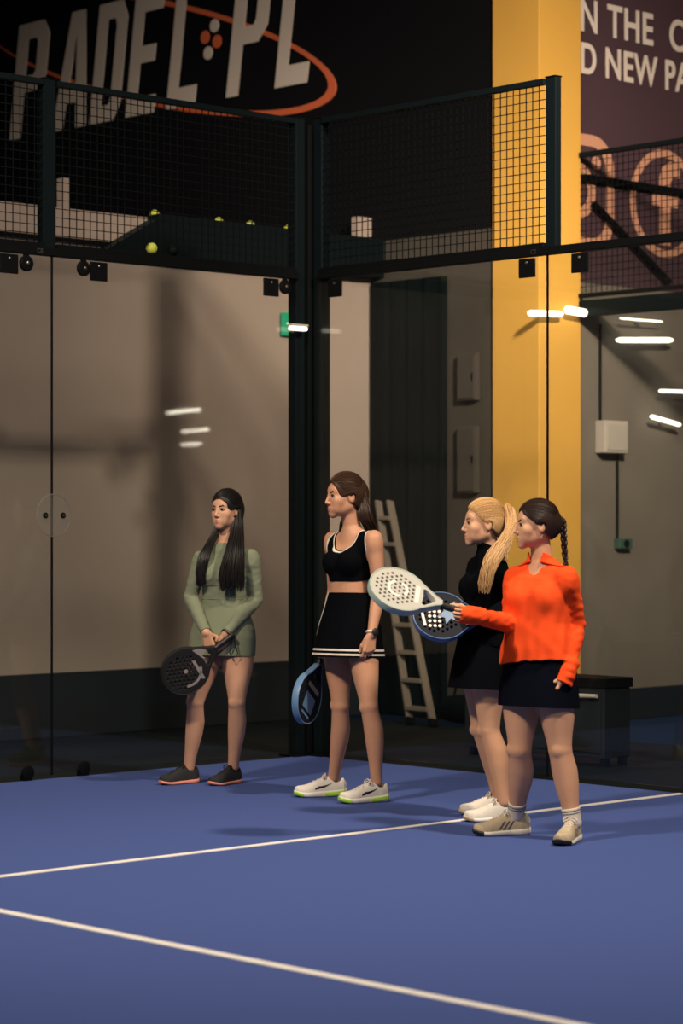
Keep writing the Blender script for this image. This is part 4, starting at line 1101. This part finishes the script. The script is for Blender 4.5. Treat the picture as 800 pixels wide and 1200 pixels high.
# ---- woman in the sage green outfit
def woman_green():
    J = dict(pel=(262, 743, 0), neck=(264, 641, .02), rsh=(236, 655, .06), lsh=(294, 653, -.05), rel=(223, 700, .0), rwr=(241, 741, -.155),
             lel=(300, 702, -.02), lwr=(265, 742, -.155), rhip=(247, 745, .03), lhip=(279, 745, -.02), rkn=(229, 822, -.03), lkn=(277.5, 822, -.06), ran=(221, 899, .07), lan=(273, 898, .05))
    fr_, fl_ = dirv(-.20, -.14), dirv(-.15, -.19)
    P = Person(13.5, J, 18, (264.5, 597.5, .0), 33, hs=.93, bw=.97, hpitch=0, lw=.98, tw=1.16, footdir={'r': fr_, 'l': fl_})
    j = P.J
    hand_prims(j['rwr'], (.28, .10, -.95), (.25, .95, .15), (.95, -.2, .25), .90, [(38, 55, 35)]*4, (.5, .5, .6, .5, .1, .8), P.hand['r'])
    hand_prims(j['lwr'], (-.30, .10, -.95), (-.25, .95, .15), (-.95, -.2, -.25), .90, [(38, 55, 35)]*4, (.5, .5, .6, .5, .1, .8), P.hand['l'])
    root = P.body('woman in a tight sage green long-sleeved outfit with long black hair', skin('warm_skin', (.56, .31, .20)))
    face_parts(P.hc, P.hf, P.hs, root, P.hp, M['iris'], M['iris'])
    # fitted top
    pr = P.torso+P.arm['r']+P.arm['l']+P.neck; g = grid_of(pr, .03, .0032)
    T = np.maximum(evalf(P.torso+P.neck, g), -plane(g, P.pt(0, 0, .12), P.U))
    T = smin(smin(T, cut_arm(P, 'r', g, -.012), .012), cut_arm(P, 'l', g, -.012), .012)
    T = T-.0055+folds(g, .0011, 4, (.03, .09), squash=(.3, .3, 1))
    nk = dirv(*(P.U*.96-P.F*.28)); T = np.maximum(T, plane(g, j['neck']+P.U*.010, nk)*.9)
    top = field_obj('top', T, g, M['olive'], root, 1)
    # seams: band under the bust and waist band
    def band(t, w_, nm):
        Tt = evalf(P.torso, g)-.0078; field_obj(nm, np.maximum(Tt, np.abs(plane(g, P.pt(0, 0, t), P.U))-w_), g, M['olive'], top, 1)
    band(.555, .004, 'underbust_seam'); band(.40, .003, 'waist_seam')
    skirt('skort', M['olive'], root, P.pt(0, 0, .30), PW(259.5, 768, 13.5), (P.R, P.F), [(0, .132, .096, .088), (.28, .164, .104, .108), (.6, .186, .114, .124), (1, .188, .118, .124)], (0, 0))
    undershorts(P, M['olive'], .26, PW(262, 764, 13.5).z)
    # hair: skull cap swept back, two long locks over the shoulders
    H = hair_mat('black_hair', (.010, .008, .008), (.003, .003, .003))
    R, F, Up = P.hf; w_ = lambda x, y, z: P.hc+(R*x+F*y+Up*z)*P.hs
    gh = Grid(npv(P.hc)-.17, npv(P.hc)+.15, .0026)
    C = cap_field(P, gh, P.hp, .006, (-.012, .096), (-.075, .55), [seg(w_(0, -.075, .0), w_(0, -.070, -.13), .055*P.hs, .050*P.hs, .04)])
    hair = field_obj('hair', C, gh, H, root, 1)
    swept(P, (0, -.105, .02), H, hair, 230, 40)
    mb = MB(); d = 13.5
    lock(mb, [w_(-.062, -.035, .005), PW(278, 620, d-.03), PW(275, 645, d-.13), PW(272, 668, d-.155), PW(271, 694, d-.15)],
         [(0, .024, .022), (.25, .034, .026), (.6, .060, .024), (.85, .074, .020), (1, .066, .012)], 190, .0026, 3, (1, 0, 0))
    mb.build('front_lock', H, hair)
    mb = MB()
    lock(mb, [w_(.050, -.035, -.03), PW(249, 632, d+.0), PW(240, 650, d-.075), PW(235.5, 668, d-.085), PW(235, 688, d-.08)],
         [(0, .020, .020), (.3, .020, .020), (.6, .028, .018), (.85, .027, .016), (1, .018, .010)], 110, .0026, 5, (1, 0, 0))
    mb.build('front_lock', H, hair)
    st = dict(upper=M['blackshoe'], sole=M['white_sole'], under=M['pink_sole'], lace=M['rubberblack'], st=.85)
    st['sole'] = M['pink_sole']; st.pop('under')
    shoe(P, 'r', j['ran'], fr_, .245, st); shoe(P, 'l', j['lan'], fl_, .235, st)
    # wristband on the left wrist
    wv, e = j['lwr'], j['lel']; d_ = (wv-e).normalized()
    mb = MB(); x = d_.orthogonal().normalized(); y = d_.cross(x); c = wv+d_*.004
    mb.tube([c+(x*math.cos(t)+y*math.sin(t))*.0265 for t in [k*math.pi/12 for k in range(25)]], .005, 8, cap=False); mb.build('wristband', M['rubberblack'], root)
    return P
WG = woman_green()

# ---- woman in the black crop top and pleated skirt
def woman_crop():
    J = dict(pel=(410, 740, 0), neck=(412, 622, .02), rsh=(390, 632, .125), lsh=(438, 631, -.125), rel=(391, 692, .20), rwr=(380, 748, .15),
             lel=(444, 692, -.12), lwr=(435, 744, -.19), rhip=(395, 745, .07), lhip=(423, 745, -.07), rkn=(399, 827, .05), lkn=(432.5, 828, -.14), ran=(390.5, 911, .16), lan=(441, 916, -.10))
    fr_, fl_ = dirv(-.24, -.03), dirv(-.20, -.10)
    P = Person(12.75, J, 48, (403, 581, .0), 66, hs=.99, bw=.94, hpitch=-2, lw=.97, footdir={'r': fr_, 'l': fl_}, bust=1.08)
    j = P.J
    hand_prims(j['lwr'], (-.17, -.05, -.98), (-.40, .90, .05), (-.90, -.40, .05), .98, [(24, 40, 28), (28, 44, 28), (32, 46, 28), (36, 48, 28)], (.90, .32, .30, .95, .0, .35), P.hand['l'])
    hand_prims(j['rwr'], (-.20, -.05, -.97), (.64, -.74, .1), (-.7, -.65, 0), .95, [(55, 65, 40)]*4, (.6, .3, .7, .7, -.2, .7), P.hand['r'])
    root = P.body('tall woman in a black crop top and black skirt with white hem stripes', skin('tan_skin', (.52, .27, .165)))
    face_parts(P.hc, P.hf, P.hs, root, P.hp, M['iris'], M['iris'])
    g = grid_of(P.torso, .03, .0026)
    B0 = evalf(P.torso, g)
    # crop top: scoop neckline and arm holes cut out of an offset of the torso
    cutN = evalf([limb(P.pt(0, .30, .92), P.pt(0, -.02, .97), [0, 1], [.088, .082], 0), limb(P.pt(0, .30, 1.02), P.pt(0, -.02, 1.06), [0, 1], [.078, .075], .02),
                  limb(P.pt(0, -.02, .99), P.pt(0, -.30, .96), [0, 1], [.078, .080], 0)], g, .1)
    cutA = evalf([limb(j[s_+'sh']+P.R*q*.040+P.U*.03, j[s_+'sh']+P.R*q*.056-P.U*.085, [0, 1], [.072, .072], 0) for s_, q in (('r', 1), ('l', -1))], g, .1)
    hem = -plane(g, P.pt(0, .05, .50), dirv(*(P.U+P.F*.10)))
    reg = np.maximum(np.maximum(-cutN, -cutA), hem)
    top = field_obj('crop_top', np.maximum(B0-.005+folds(g, .0009, 2, (.04, .1)), reg), g, M['blacknavy'], root, 1)
    sd = plane(g, P.J['neck'], P.R)
    for nm, cf in (('neck_piping', cutN), ('armhole_piping', np.maximum(cutA, -sd*.5)+0), ('armhole_piping', np.maximum(cutA, sd*.5)+0)):
        if nm[0] == 'a': cf = np.where(cf == cutA, cf, .05)
        F_ = np.maximum(np.maximum(B0-.0070, np.abs(cf-.0065)-.0040), hem)
        field_obj(nm, F_, g, M['white_trim'], top, 1)
    sk = skirt('skirt', M['blacknavy'], root, P.pt(0, 0, .385), PW(408.5, 770, 12.75), (P.R, P.F), [(0, .122, .092, .080), (.25, .150, .104, .104), (.5, .178, .122, .128), (1, .200, .160, .160)], (9, .018), 3, lines=[(.870, .902, M['white_trim']), (.940, .970, M['white_trim'])])
    undershorts(P, M['blacknavy'], .36, PW(408, 762, 12.75).z)
    # pale side stripe on the far side of the skirt
    mb = MB(); pts = []
    for t in [k/12 for k in range(13)]:
        a = math.radians(28); rw = np.interp(t, [0, .25, .5, 1], [.122, .150, .178, .200])+.006; rf = np.interp(t, [0, .25, .5, 1], [.092, .104, .122, .160])+.006
        c = P.pt(0, 0, .385).lerp(PW(408.5, 770, 12.75), t); e = 2/2.3
        pts.append(c+P.R*rw*math.cos(a)**e+P.F*rf*math.sin(a)**e)
    mb.tube(pts, .0045, 6); mb.build('side_stripe', M['white_trim'], sk)
    H = hair_mat('brown_hair', (.050, .024, .014), (.008, .005, .004))
    R, F, Up = P.hf; w_ = lambda x, y, z: P.hc+(R*x+F*y+Up*z)*P.hs; d = 12.75
    gh = Grid(npv(P.hc)-.17, npv(P.hc)+.16, .0026)
    C = cap_field(P, gh, P.hp, .006, (-.008, .088), (-.060, .60), [seg(w_(0, -.080, .01), w_(0, -.085, -.10), .050*P.hs, .045*P.hs, .04)])
    hair = field_obj('hair', C, gh, H, root, 1)
    swept(P, (0, -.108, .02), H, hair, 230, 41)
    mb = MB()
    lock(mb, [w_(-.02, -.085, .03), PW(424, 592, d-.0), PW(428, 606, d-.02), PW(434, 620, d+.03), PW(437, 640, d+.06)],
         [(0, .040, .030), (.3, .046, .028), (.7, .040, .024), (1, .020, .012)], 150, .0026, 9, (.5, -.5, 0))
    mb.build('long_hair', H, hair)
    mb = MB()
    lock(mb, [w_(.05, -.06, -.03), PW(405, 606, d+.06), PW(402, 618, d+.07), PW(400, 630, d+.08)], [(0, .022, .02), (1, .014, .012)], 50, .0024, 10, (1, 0, 0))
    mb.build('far_lock', H, hair)
    st = dict(upper=M['whiteshoe'], sole=M['white_sole'], pod=M['lime'], toecap=M['lime'], lace=M['sock'], mark='swoosh', markm=M['rubberblack'], st=1.2)
    shoe(P, 'r', j['ran'], fr_, .265, st); shoe(P, 'l', j['lan'], fl_, .265, st)
    # watch on the near wrist
    wv, e = j['lwr'], j['lel']; d_ = (wv-e).normalized(); c = wv-d_*.012
    x = dirv(.55, -.8, .1); x = (x-d_*x.dot(d_)).normalized(); y = d_.cross(x)
    mb = MB(); mb.tube([c+(x*math.cos(t)+y*math.sin(t))*.0265 for t in [k*math.pi/12 for k in range(25)]], .0065, 8, cap=False, sx=1.0)
    wt = mb.build('watch', M['sock'], root)
    mb = MB(); mb.lathe(c+x*.026, x, [(.018, 0), (.020, .004), (.020, .009), (.017, .011)], 24); mb.build('dial', M['rubberblack'], wt)
    return P
WC = woman_crop()

# ---- blonde woman in black
def woman_blonde():
    J = dict(pel=(566, 766, 0), neck=(571, 651, .02), rsh=(560, 664, .15), lsh=(581, 665, -.15), rel=(564, 718, .19), rwr=(556, 730, -.02),
             lel=(603, 709, -.12), lwr=(567, 724, -.24), rhip=(562, 772, .075), lhip=(572, 772, -.075), rkn=(564, 853, .10), lkn=(573, 855, -.06), ran=(583, 931, .20), lan=(590, 940, -.08))
    fr_, fl_ = dirv(-.24, -.02), dirv(-.24, -.03)
    P = Person(11.9, J, 74, (565.5, 613, .0), 80, hs=.97, bw=.93, lw=1.06, bust=.86, footdir={'r': fr_, 'l': fl_})
    j = P.J
    hand_prims(j['rwr'], (-.95, -.1, .1), (.1, -.9, -.1), (0, .1, 1), .92, [(60, 70, 45)]*4, (.7, .4, .5, .8, -.1, .5), P.hand['r'])
    hand_prims(j['lwr'], (-.98, .05, -.05), (.05, .95, -.1), (0, .1, 1), .92, [(60, 70, 45)]*4, (.7, .4, .5, .8, -.1, .5), P.hand['l'])
    root = P.body('blonde woman with a ponytail in black, standing behind the woman in orange', skin('fair_skin', (.60, .335, .205)))
    face_parts(P.hc, P.hf, P.hs, root, P.hp, mat('blonde_brow', (.20, .11, .05), .7), M['iris'])
    pr = P.torso+P.arm['r']+P.arm['l']+P.neck; g = grid_of(pr, .03, .0036)
    T = np.maximum(evalf(P.torso+P.neck, g), -plane(g, P.pt(0, 0, .1), P.U))
    T = smin(smin(T, cut_arm(P, 'r', g, -.01), .02), cut_arm(P, 'l', g, -.01), .02)
    T = T-.009+folds(g, .0022, 8, (.04, .12)); T = np.maximum(T, plane(g, j['neck']+P.U*.048, dirv(*(P.U*.95-P.F*.3))))
    top = field_obj('turtleneck_top', T, g, M['blacknavy'], root, 1)
    mb = MB(); c = P.J['neck']+P.F*.048+P.U*.020
    mb.bar(c-P.U*.004, c+P.U*.016, .004, .006); mb.build('zip_pull', M['bolt'], top)
    skirt('skirt', M['blacknavy'], root, P.pt(0, 0, .38), PW(563, 807, 11.9), (P.R, P.F), [(0, .128, .100, .090), (.3, .160, .112, .112), (.6, .178, .130, .130), (1, .188, .152, .150)], (7, .012), 5)
    undershorts(P, M['blacknavy'], .34, PW(563, 800, 11.9).z)
    H = hair_mat('blonde_hair', (.58, .36, .165), (.27, .145, .055))
    R, F, Up = P.hf; w_ = lambda x, y, z: P.hc+(R*x+F*y+Up*z)*P.hs; d = 11.9
    gh = Grid(npv(P.hc)-.15, npv(P.hc)+.15, .0026)
    C = cap_field(P, gh, P.hp, .005, (-.006, .084), (-.045, .95), [ell(w_(0, -.098, .045), (.022, .022, .024), None, .02)], groove=(60, .0004))
    hair = field_obj('hair', C, gh, H, root, 1)
    swept(P, (0, -.098, .047), H, hair, 230, 42)
    mb = MB()
    lock(mb, [w_(0, -.095, .045), PW(595, 595, d-.01), PW(599, 610, d-.05), PW(595, 628, d-.12), PW(581, 648, d-.20), PW(571, 668, d-.225), PW(567, 696, d-.215)],
         [(0, .016, .018), (.2, .022, .022), (.5, .026, .022), (.75, .036, .020), (.9, .034, .016), (1, .018, .008)], 170, .0024, 21, (1, -.2, 0), wob=.007)
    mb.build('ponytail', H, hair)
    mb = MB()
    lock(mb, [PW(597, 612, d-.06), PW(597, 632, d-.13), PW(592, 646, d-.18), PW(590, 657, d-.20)], [(0, .012, .010), (1, .012, .006)], 30, .0018, 23, (1, 0, 0), wob=.008)
    mb.build('stray_strands', H, hair)
    mb = MB(); q = w_(0, -.100, .046); n_ = (PW(595, 595, d)-q).normalized(); x = n_.orthogonal().normalized(); y = n_.cross(x)
    mb.tube([q+n_*.008+(x*math.cos(t)+y*math.sin(t))*.019 for t in [k*math.pi/10 for k in range(21)]], .006, 8, cap=False); mb.build('hair_tie', M['rubberblack'], hair)
    st = dict(upper=M['whiteshoe'], sole=M['white_sole'], lace=M['sock'], toecap=M['cream'])
    shoe(P, 'r', j['ran'], fr_, .245, st); shoe(P, 'l', j['lan'], fl_, .245, st)
    return P
WB = woman_blonde()

# ---- woman in the orange shirt
def woman_orange():
    J = dict(pel=(630, 785, 0), neck=(634, 662, .02), rsh=(604, 677, .09), lsh=(664, 677, -.09), rel=(598, 730, .0), rwr=(553, 721, -.17),
             lel=(675, 732, .0), lwr=(664, 790, -.13), rhip=(612, 788, .055), lhip=(648, 788, -.055), rkn=(609, 878, .02), lkn=(656, 878, -.07), ran=(604, 955, .16), lan=(671, 964, -.07))
    fr_, fl_ = dirv(-.25, -.04), dirv(-.09, -.23)
    P = Person(11.15, J, 38, (627, 615, .0), 80, hs=.945, bw=.985, hpitch=-1, lw=1.12, tw=1.04, footdir={'r': fr_, 'l': fl_}, bust=1.05)
    j = P.J
    hand_prims(j['rwr'], (-.97, -.10, .10), (.10, -.98, -.15), (.12, -.1, .99), .90, [(70, 75, 45), (72, 78, 45), (76, 80, 45), (80, 82, 45)], (.75, .45, -.1, .95, -.1, -.45), P.hand['r'])
    hand_prims(j['lwr'], (-.42, -.10, -.90), (-.75, .62, .2), (-.62, -.70, .3), .90, [(45, 60, 40), (52, 65, 40), (58, 68, 40), (62, 70, 40)], (.85, .40, .35, .95, .0, .5), P.hand['l'])
    root = P.body('dark-haired woman in an orange half-collar shirt and black skirt holding out the pale racket', skin('peach_skin', (.58, .315, .19)))
    face_parts(P.hc, P.hf, P.hs, root, P.hp, M['iris'], M['iris'])
    cuff = {}
    for q, ln in (('r', .055), ('l', .045)):
        wv = j[q+'wr']; dd = dirv(-.97, -.1, .1) if q == 'r' else dirv(-.42, -.1, -.9)
        cuff[q] = [limb(wv-dd*.05, wv+dd*(ln+.02), [0, .4, 1], [.026, .031, .036], .02)]
    pr = P.torso+P.arm['r']+P.arm['l']+P.neck+cuff['r']+cuff['l']; g = grid_of(pr, .035, .0034)
    loose = [loft(P.pel if hasattr(P, 'pel') else j['pel'], P.U, P.R, P.F, P.L, [(.0, .172, .116, .118, 0, 0), (.2, .170, .116, .110, 0, 0), (.45, .142, .112, .098, 0, 0), (.7, .142, .108, .100, -.004, 0), (.85, .130, .074, .09, -.01, 0)], .03)]
    T = evalf(P.torso+loose, g); hemn = dirv(*(P.U-P.F*.05+P.R*.10))
    T = np.maximum(T, -plane(g, P.pt(0, 0, .100)-P.U*.009, hemn))
    for q in 'rl':
        a = evalf(P.arm[q]+cuff[q], g); wv = j[q+'wr']; dd = dirv(-.97, -.1, .1) if q == 'r' else dirv(-.42, -.1, -.9)
        near = evalf([ell(wv+dd*.10, (.12, .12, .12), None, 0)], g); a = np.where(near < 0, np.maximum(a, plane(g, wv+dd*(.052 if q == 'r' else .036), dd)), a)
        a = a-.001+folds(g, .0015, 31, (.03, .07), squash=(.5, .5, 1.0))
        T = smin(T, a, .02)
    T = T-.008+folds(g, .0022, 12, (.06, .16), squash=(1, .6, .8))
    T = np.maximum(T, plane(g, j['neck']+P.U*.004, dirv(*(P.U*.93-P.F*.36))))
    vee = evalf([limb(j['neck']+P.F*.075+P.U*.02, P.pt(0, .105, .815), [0, 1], [.034, .006], 0), limb(j['neck']+P.F*.06+P.U*.03, j['neck']+P.F*.01+P.U*.03, [0, 1], [.05, .05], .01)], g)
    T = np.maximum(T, -vee)
    top = field_obj('shirt', T, g, M['orange'], root, 1)
    # folded collar: thick band around the neck, open at the front
    gc = Grid(npv(j['neck'])-.12, npv(j['neck'])+.12, .0026)
    Nk = evalf(P.neck+P.torso, gc)
    col_ = np.maximum(np.abs(Nk-.011+.004*0)-.0042, plane(gc, j['neck']+P.U*.034, dirv(*(P.U*.93-P.F*.42))))
    col_ = np.maximum(col_, -plane(gc, j['neck']-P.U*.014, dirv(*(P.U*.93-P.F*.42))))
    col_ = np.maximum(col_, -evalf([limb(j['neck']+P.F*.09+P.U*.06, j['neck']+P.F*.07-P.U*.04, [0, 1], [.060, .016], 0)], gc))
    field_obj('collar', col_, gc, M['orange'], top, 1)
    skirt('skirt', M['navy'], root, P.pt(0, 0, .26), PW(631, 828, 11.15), (P.R, P.F), [(0, .146, .098, .100), (.35, .170, .108, .118), (.65, .188, .122, .130), (1, .192, .136, .136)], (4, .008), 2)
    undershorts(P, M['navy'], .22, PW(631, 822, 11.15).z)
    H = hair_mat('dark_hair', (.026, .013, .010), (.006, .004, .004))
    R, F, Up = P.hf; w_ = lambda x, y, z: P.hc+(R*x+F*y+Up*z)*P.hs; d = 11.15
    gh = Grid(npv(P.hc)-.15, npv(P.hc)+.15, .0026)
    C = cap_field(P, gh, P.hp, .006, (-.006, .082), (-.050, .85), [ell(w_(0, -.088, .0), (.042, .036, .045), rowsB(*P.hf), .03)], groove=(60, .0004))
    hair = field_obj('hair', C, gh, H, root, 1)
    swept(P, (0, -.112, .01), H, hair, 230, 43)
    # plait: three strands woven down from the crown of the back of the head
    gp = [w_(.0, -.100, .040), w_(0, -.130, .02), PW(659, 612, d+.0), PW(660.5, 630, d+.01), PW(662, 655, d+.02)]
    mb = MB()
    for k in range(3):
        pts, rad = [], []
        for i in range(61):
            t = i/60; m = 4; x = min(t*m, m-1e-6); i0 = int(x); u = x-i0; c = gp[i0].lerp(gp[i0+1], u)
            ph = t*2*math.pi*3.6+k*2*math.pi/3; amp = .0125*(1-.35*t)
            pts.append(c+Vector((1, 0, 0))*amp*math.sin(ph)+Vector((0, 1, 0))*amp*.7*math.sin(2*ph)); rad.append(.0115*(1-.45*t))
        mb.tube(pts, rad, 8)
    br = mb.build('plait', H, hair)
    mb = MB(); c = gp[-1]; mb.tube([c+Vector((0, 0, .012)), c-Vector((0, 0, .004))], .0095, 10)
    mb.build('hair_tie', M['rubberblack'], hair)
    mb = MB(); lock(mb, [c, c+Vector((.003, 0, -.02)), c+Vector((.002, 0, -.04)), c+Vector((.0, 0, -.055))], [(0, .007, .007), (.5, .011, .009), (1, .004, .004)], 30, .0018, 7, (1, 0, 0)); mb.build('plait_end', H, hair)
    # socks with two dark rings
    for q in 'rl':
        kn, an = j[q+'kn'], j[q+'an']; ax = (an-kn).normalized()
        gs = Grid(npv(an)-.11, npv(an)+.11, .0026); Ls = evalf(P.leg[q], gs)
        top_ = an-ax*.068
        s_ = np.maximum(Ls-.0045, -plane(gs, top_, ax)); so = field_obj('sock', s_, gs, M['sock'], root, 1)
        for o in (.012, .024): field_obj('sock_ring', np.maximum(Ls-.0062, np.abs(plane(gs, top_+ax*o, ax))-.0022), gs, M['rubberblack'], so, 1)
    st = dict(upper=M['cream'], sole=M['white_sole'], lace=M['sock'], mark='stripes', markm=mat('taupe_stripe', (.10, .08, .07), .7), toecap=M['rubberblack'], tab=M['sock'])
    shoe(P, 'r', j['ran'], fr_, .258, st); shoe(P, 'l', j['lan'], fl_, .250, st)
    wv, e = j['rwr'], j['rel']; d_ = (wv-e).normalized(); x = d_.orthogonal().normalized(); y = d_.cross(x); c = wv-d_*.012
    mb = MB(); mb.tube([c+(x*math.cos(t)+y*math.sin(t))*.036 for t in [k*math.pi/12 for k in range(25)]], .0055, 8, cap=False); br_ = mb.build('bracelet', M['rubberblack'], root)
    mb = MB(); mb.box(c+dirv(0, -1, .35)*.037, d_*.009, dirv(0, .35, 1)*.010, dirv(0, -1, .35)*.004); mb.build('bracelet_case', M['rubberblack'], br_, bevel=.002)
    return P
WO = woman_orange()

# ------------------------------------------------------------------ rackets
M['r_black'] = mat('racket_black', (.007, .007, .008), .6, spec=.3)
M['r_grey'] = mat('racket_grey_print', (.22, .20, .19), .5)
M['r_white'] = mat('racket_pale', (.40, .395, .36), .5)
M['r_mint'] = mat('racket_mint_rim', (.36, .46, .40), .4)
M['r_blue'] = mat('racket_blue_rim', (.075, .14, .30), .35)
M['r_lblue'] = mat('racket_light_blue', (.10, .20, .36), .4)
M['r_navy'] = mat('racket_navy', (.005, .007, .014), .65, spec=.2)
M['r_print'] = mat('racket_white_print', (.66, .63, .58), .5)
def arc(r0, r1, a0, a1, cx=0, cy=0, n=20):
    o = [(cx+r0*math.cos(math.radians(a0+(a1-a0)*i/n)), cy+r0*math.sin(math.radians(a0+(a1-a0)*i/n))) for i in range(n+1)]
    return o+[(cx+r1*math.cos(math.radians(a1-(a1-a0)*i/n)), cy+r1*math.sin(math.radians(a1-(a1-a0)*i/n))) for i in range(n+1)]
def rackets():
    # black racket of the woman in green
    c = PW(217, 786, 13.30); L = PW(262, 752, 13.33)-c
    zig = [(-.085+.017*i, .055+(.012 if i % 2 else 0)) for i in range(11)]
    g1 = [('head_mark', [arc(.078, .092, 150, 250)], M['r_grey']), ('head_mark', [[(-.10, -.065), (.02, -.075), (.03, -.060), (-.09, -.048)]], M['r_grey']),
          ('throat_print', [[(.010, -.115), (.075, -.095), (.060, -.135), (.030, -.160)]], M['r_grey']), ('centre_dot', [arc(0.001, .012, 0, 360)], M['r_grey'])]
    racket(c, L, (.25, -.95, -.18), 'black racket with grey print held low by the woman in green', M['r_black'], M['r_black'], M['rubberblack'], g1, s=1.0)
    # dark racket with light blue rim of the woman in the crop top
    c = PW(359.5, 818, 12.80); L = PW(373, 779, 12.90)-c
    g2 = [('side_print', [[(-.06, -.02), (.05, -.02), (.05, .07), (-.06, .07)]], M['r_lblue']), ('word_print', [[(-.07, -.075), (.06, -.075), (.06, -.05), (-.07, -.05)]], M['r_grey']), ('cross_print', [[(-.05, .088), (.04, .088), (.04, .10), (-.05, .10)]], M['r_lblue'])]
    racket(c, L, (.92, -.38, .10), 'dark racket with light blue rim hanging behind the woman in the crop top', M['r_navy'], M['r_lblue'], M['rubberblack'], g2, s=1.0, cord=False)
    # dark blue racket of the blonde woman
    c = PW(516.5, 723, 11.72); L = Vector((.97, .10, -.03))
    star = [(.02, -.08), (.045, -.02), (.10, -.03), (.055, .012), (.085, .06), (.03, .04), (-.01, .085), (-.015, .035), (-.06, .03), (-.02, 0), (-.045, -.05), (.005, -.03)]
    star = [(p*.8, q*.8-.045) for p, q in star]
    g3 = [('blue_splash', [star], M['r_lblue']), ('white_bar', [[(-.06, .088), (.035, .105), (.037, .092), (-.058, .074)]], M['r_print'])]
    for i in range(3):
        for k in range(4): g3.append(('white_dot', [arc(.0005, .0085, 0, 359, -.058+.026*k, .058-.024*i, 10)], M['r_print']))
    racket(c, L, (.10, -.86, .50), 'dark blue racket with pale dots held behind the pale racket', M['r_navy'], M['r_blue'], M['rubberblack'], g3, s=1.0)
    # pale racket of the woman in orange
    c = PW(466, 693, 10.92); L = PW(546, 718.5, 10.96)-c
    g4 = [('ring_mark', [arc(.036, .050, 20, 200, 0, .005)], M['r_print']), ('ring_mark', [arc(.036, .050, 230, 340, 0, .005)], M['r_print']), ('maker_panel', [[(-.052, -.098), (.052, -.098), (.056, -.078), (-.056, -.078)]], M['r_print'])]
    racket(c, L, (-.12, -.66, .74), 'pale grey padel racket held forward by the woman in orange', M['r_white'], M['r_mint'], M['rubberblack'], g4, s=1.0, cord=False)
rackets()
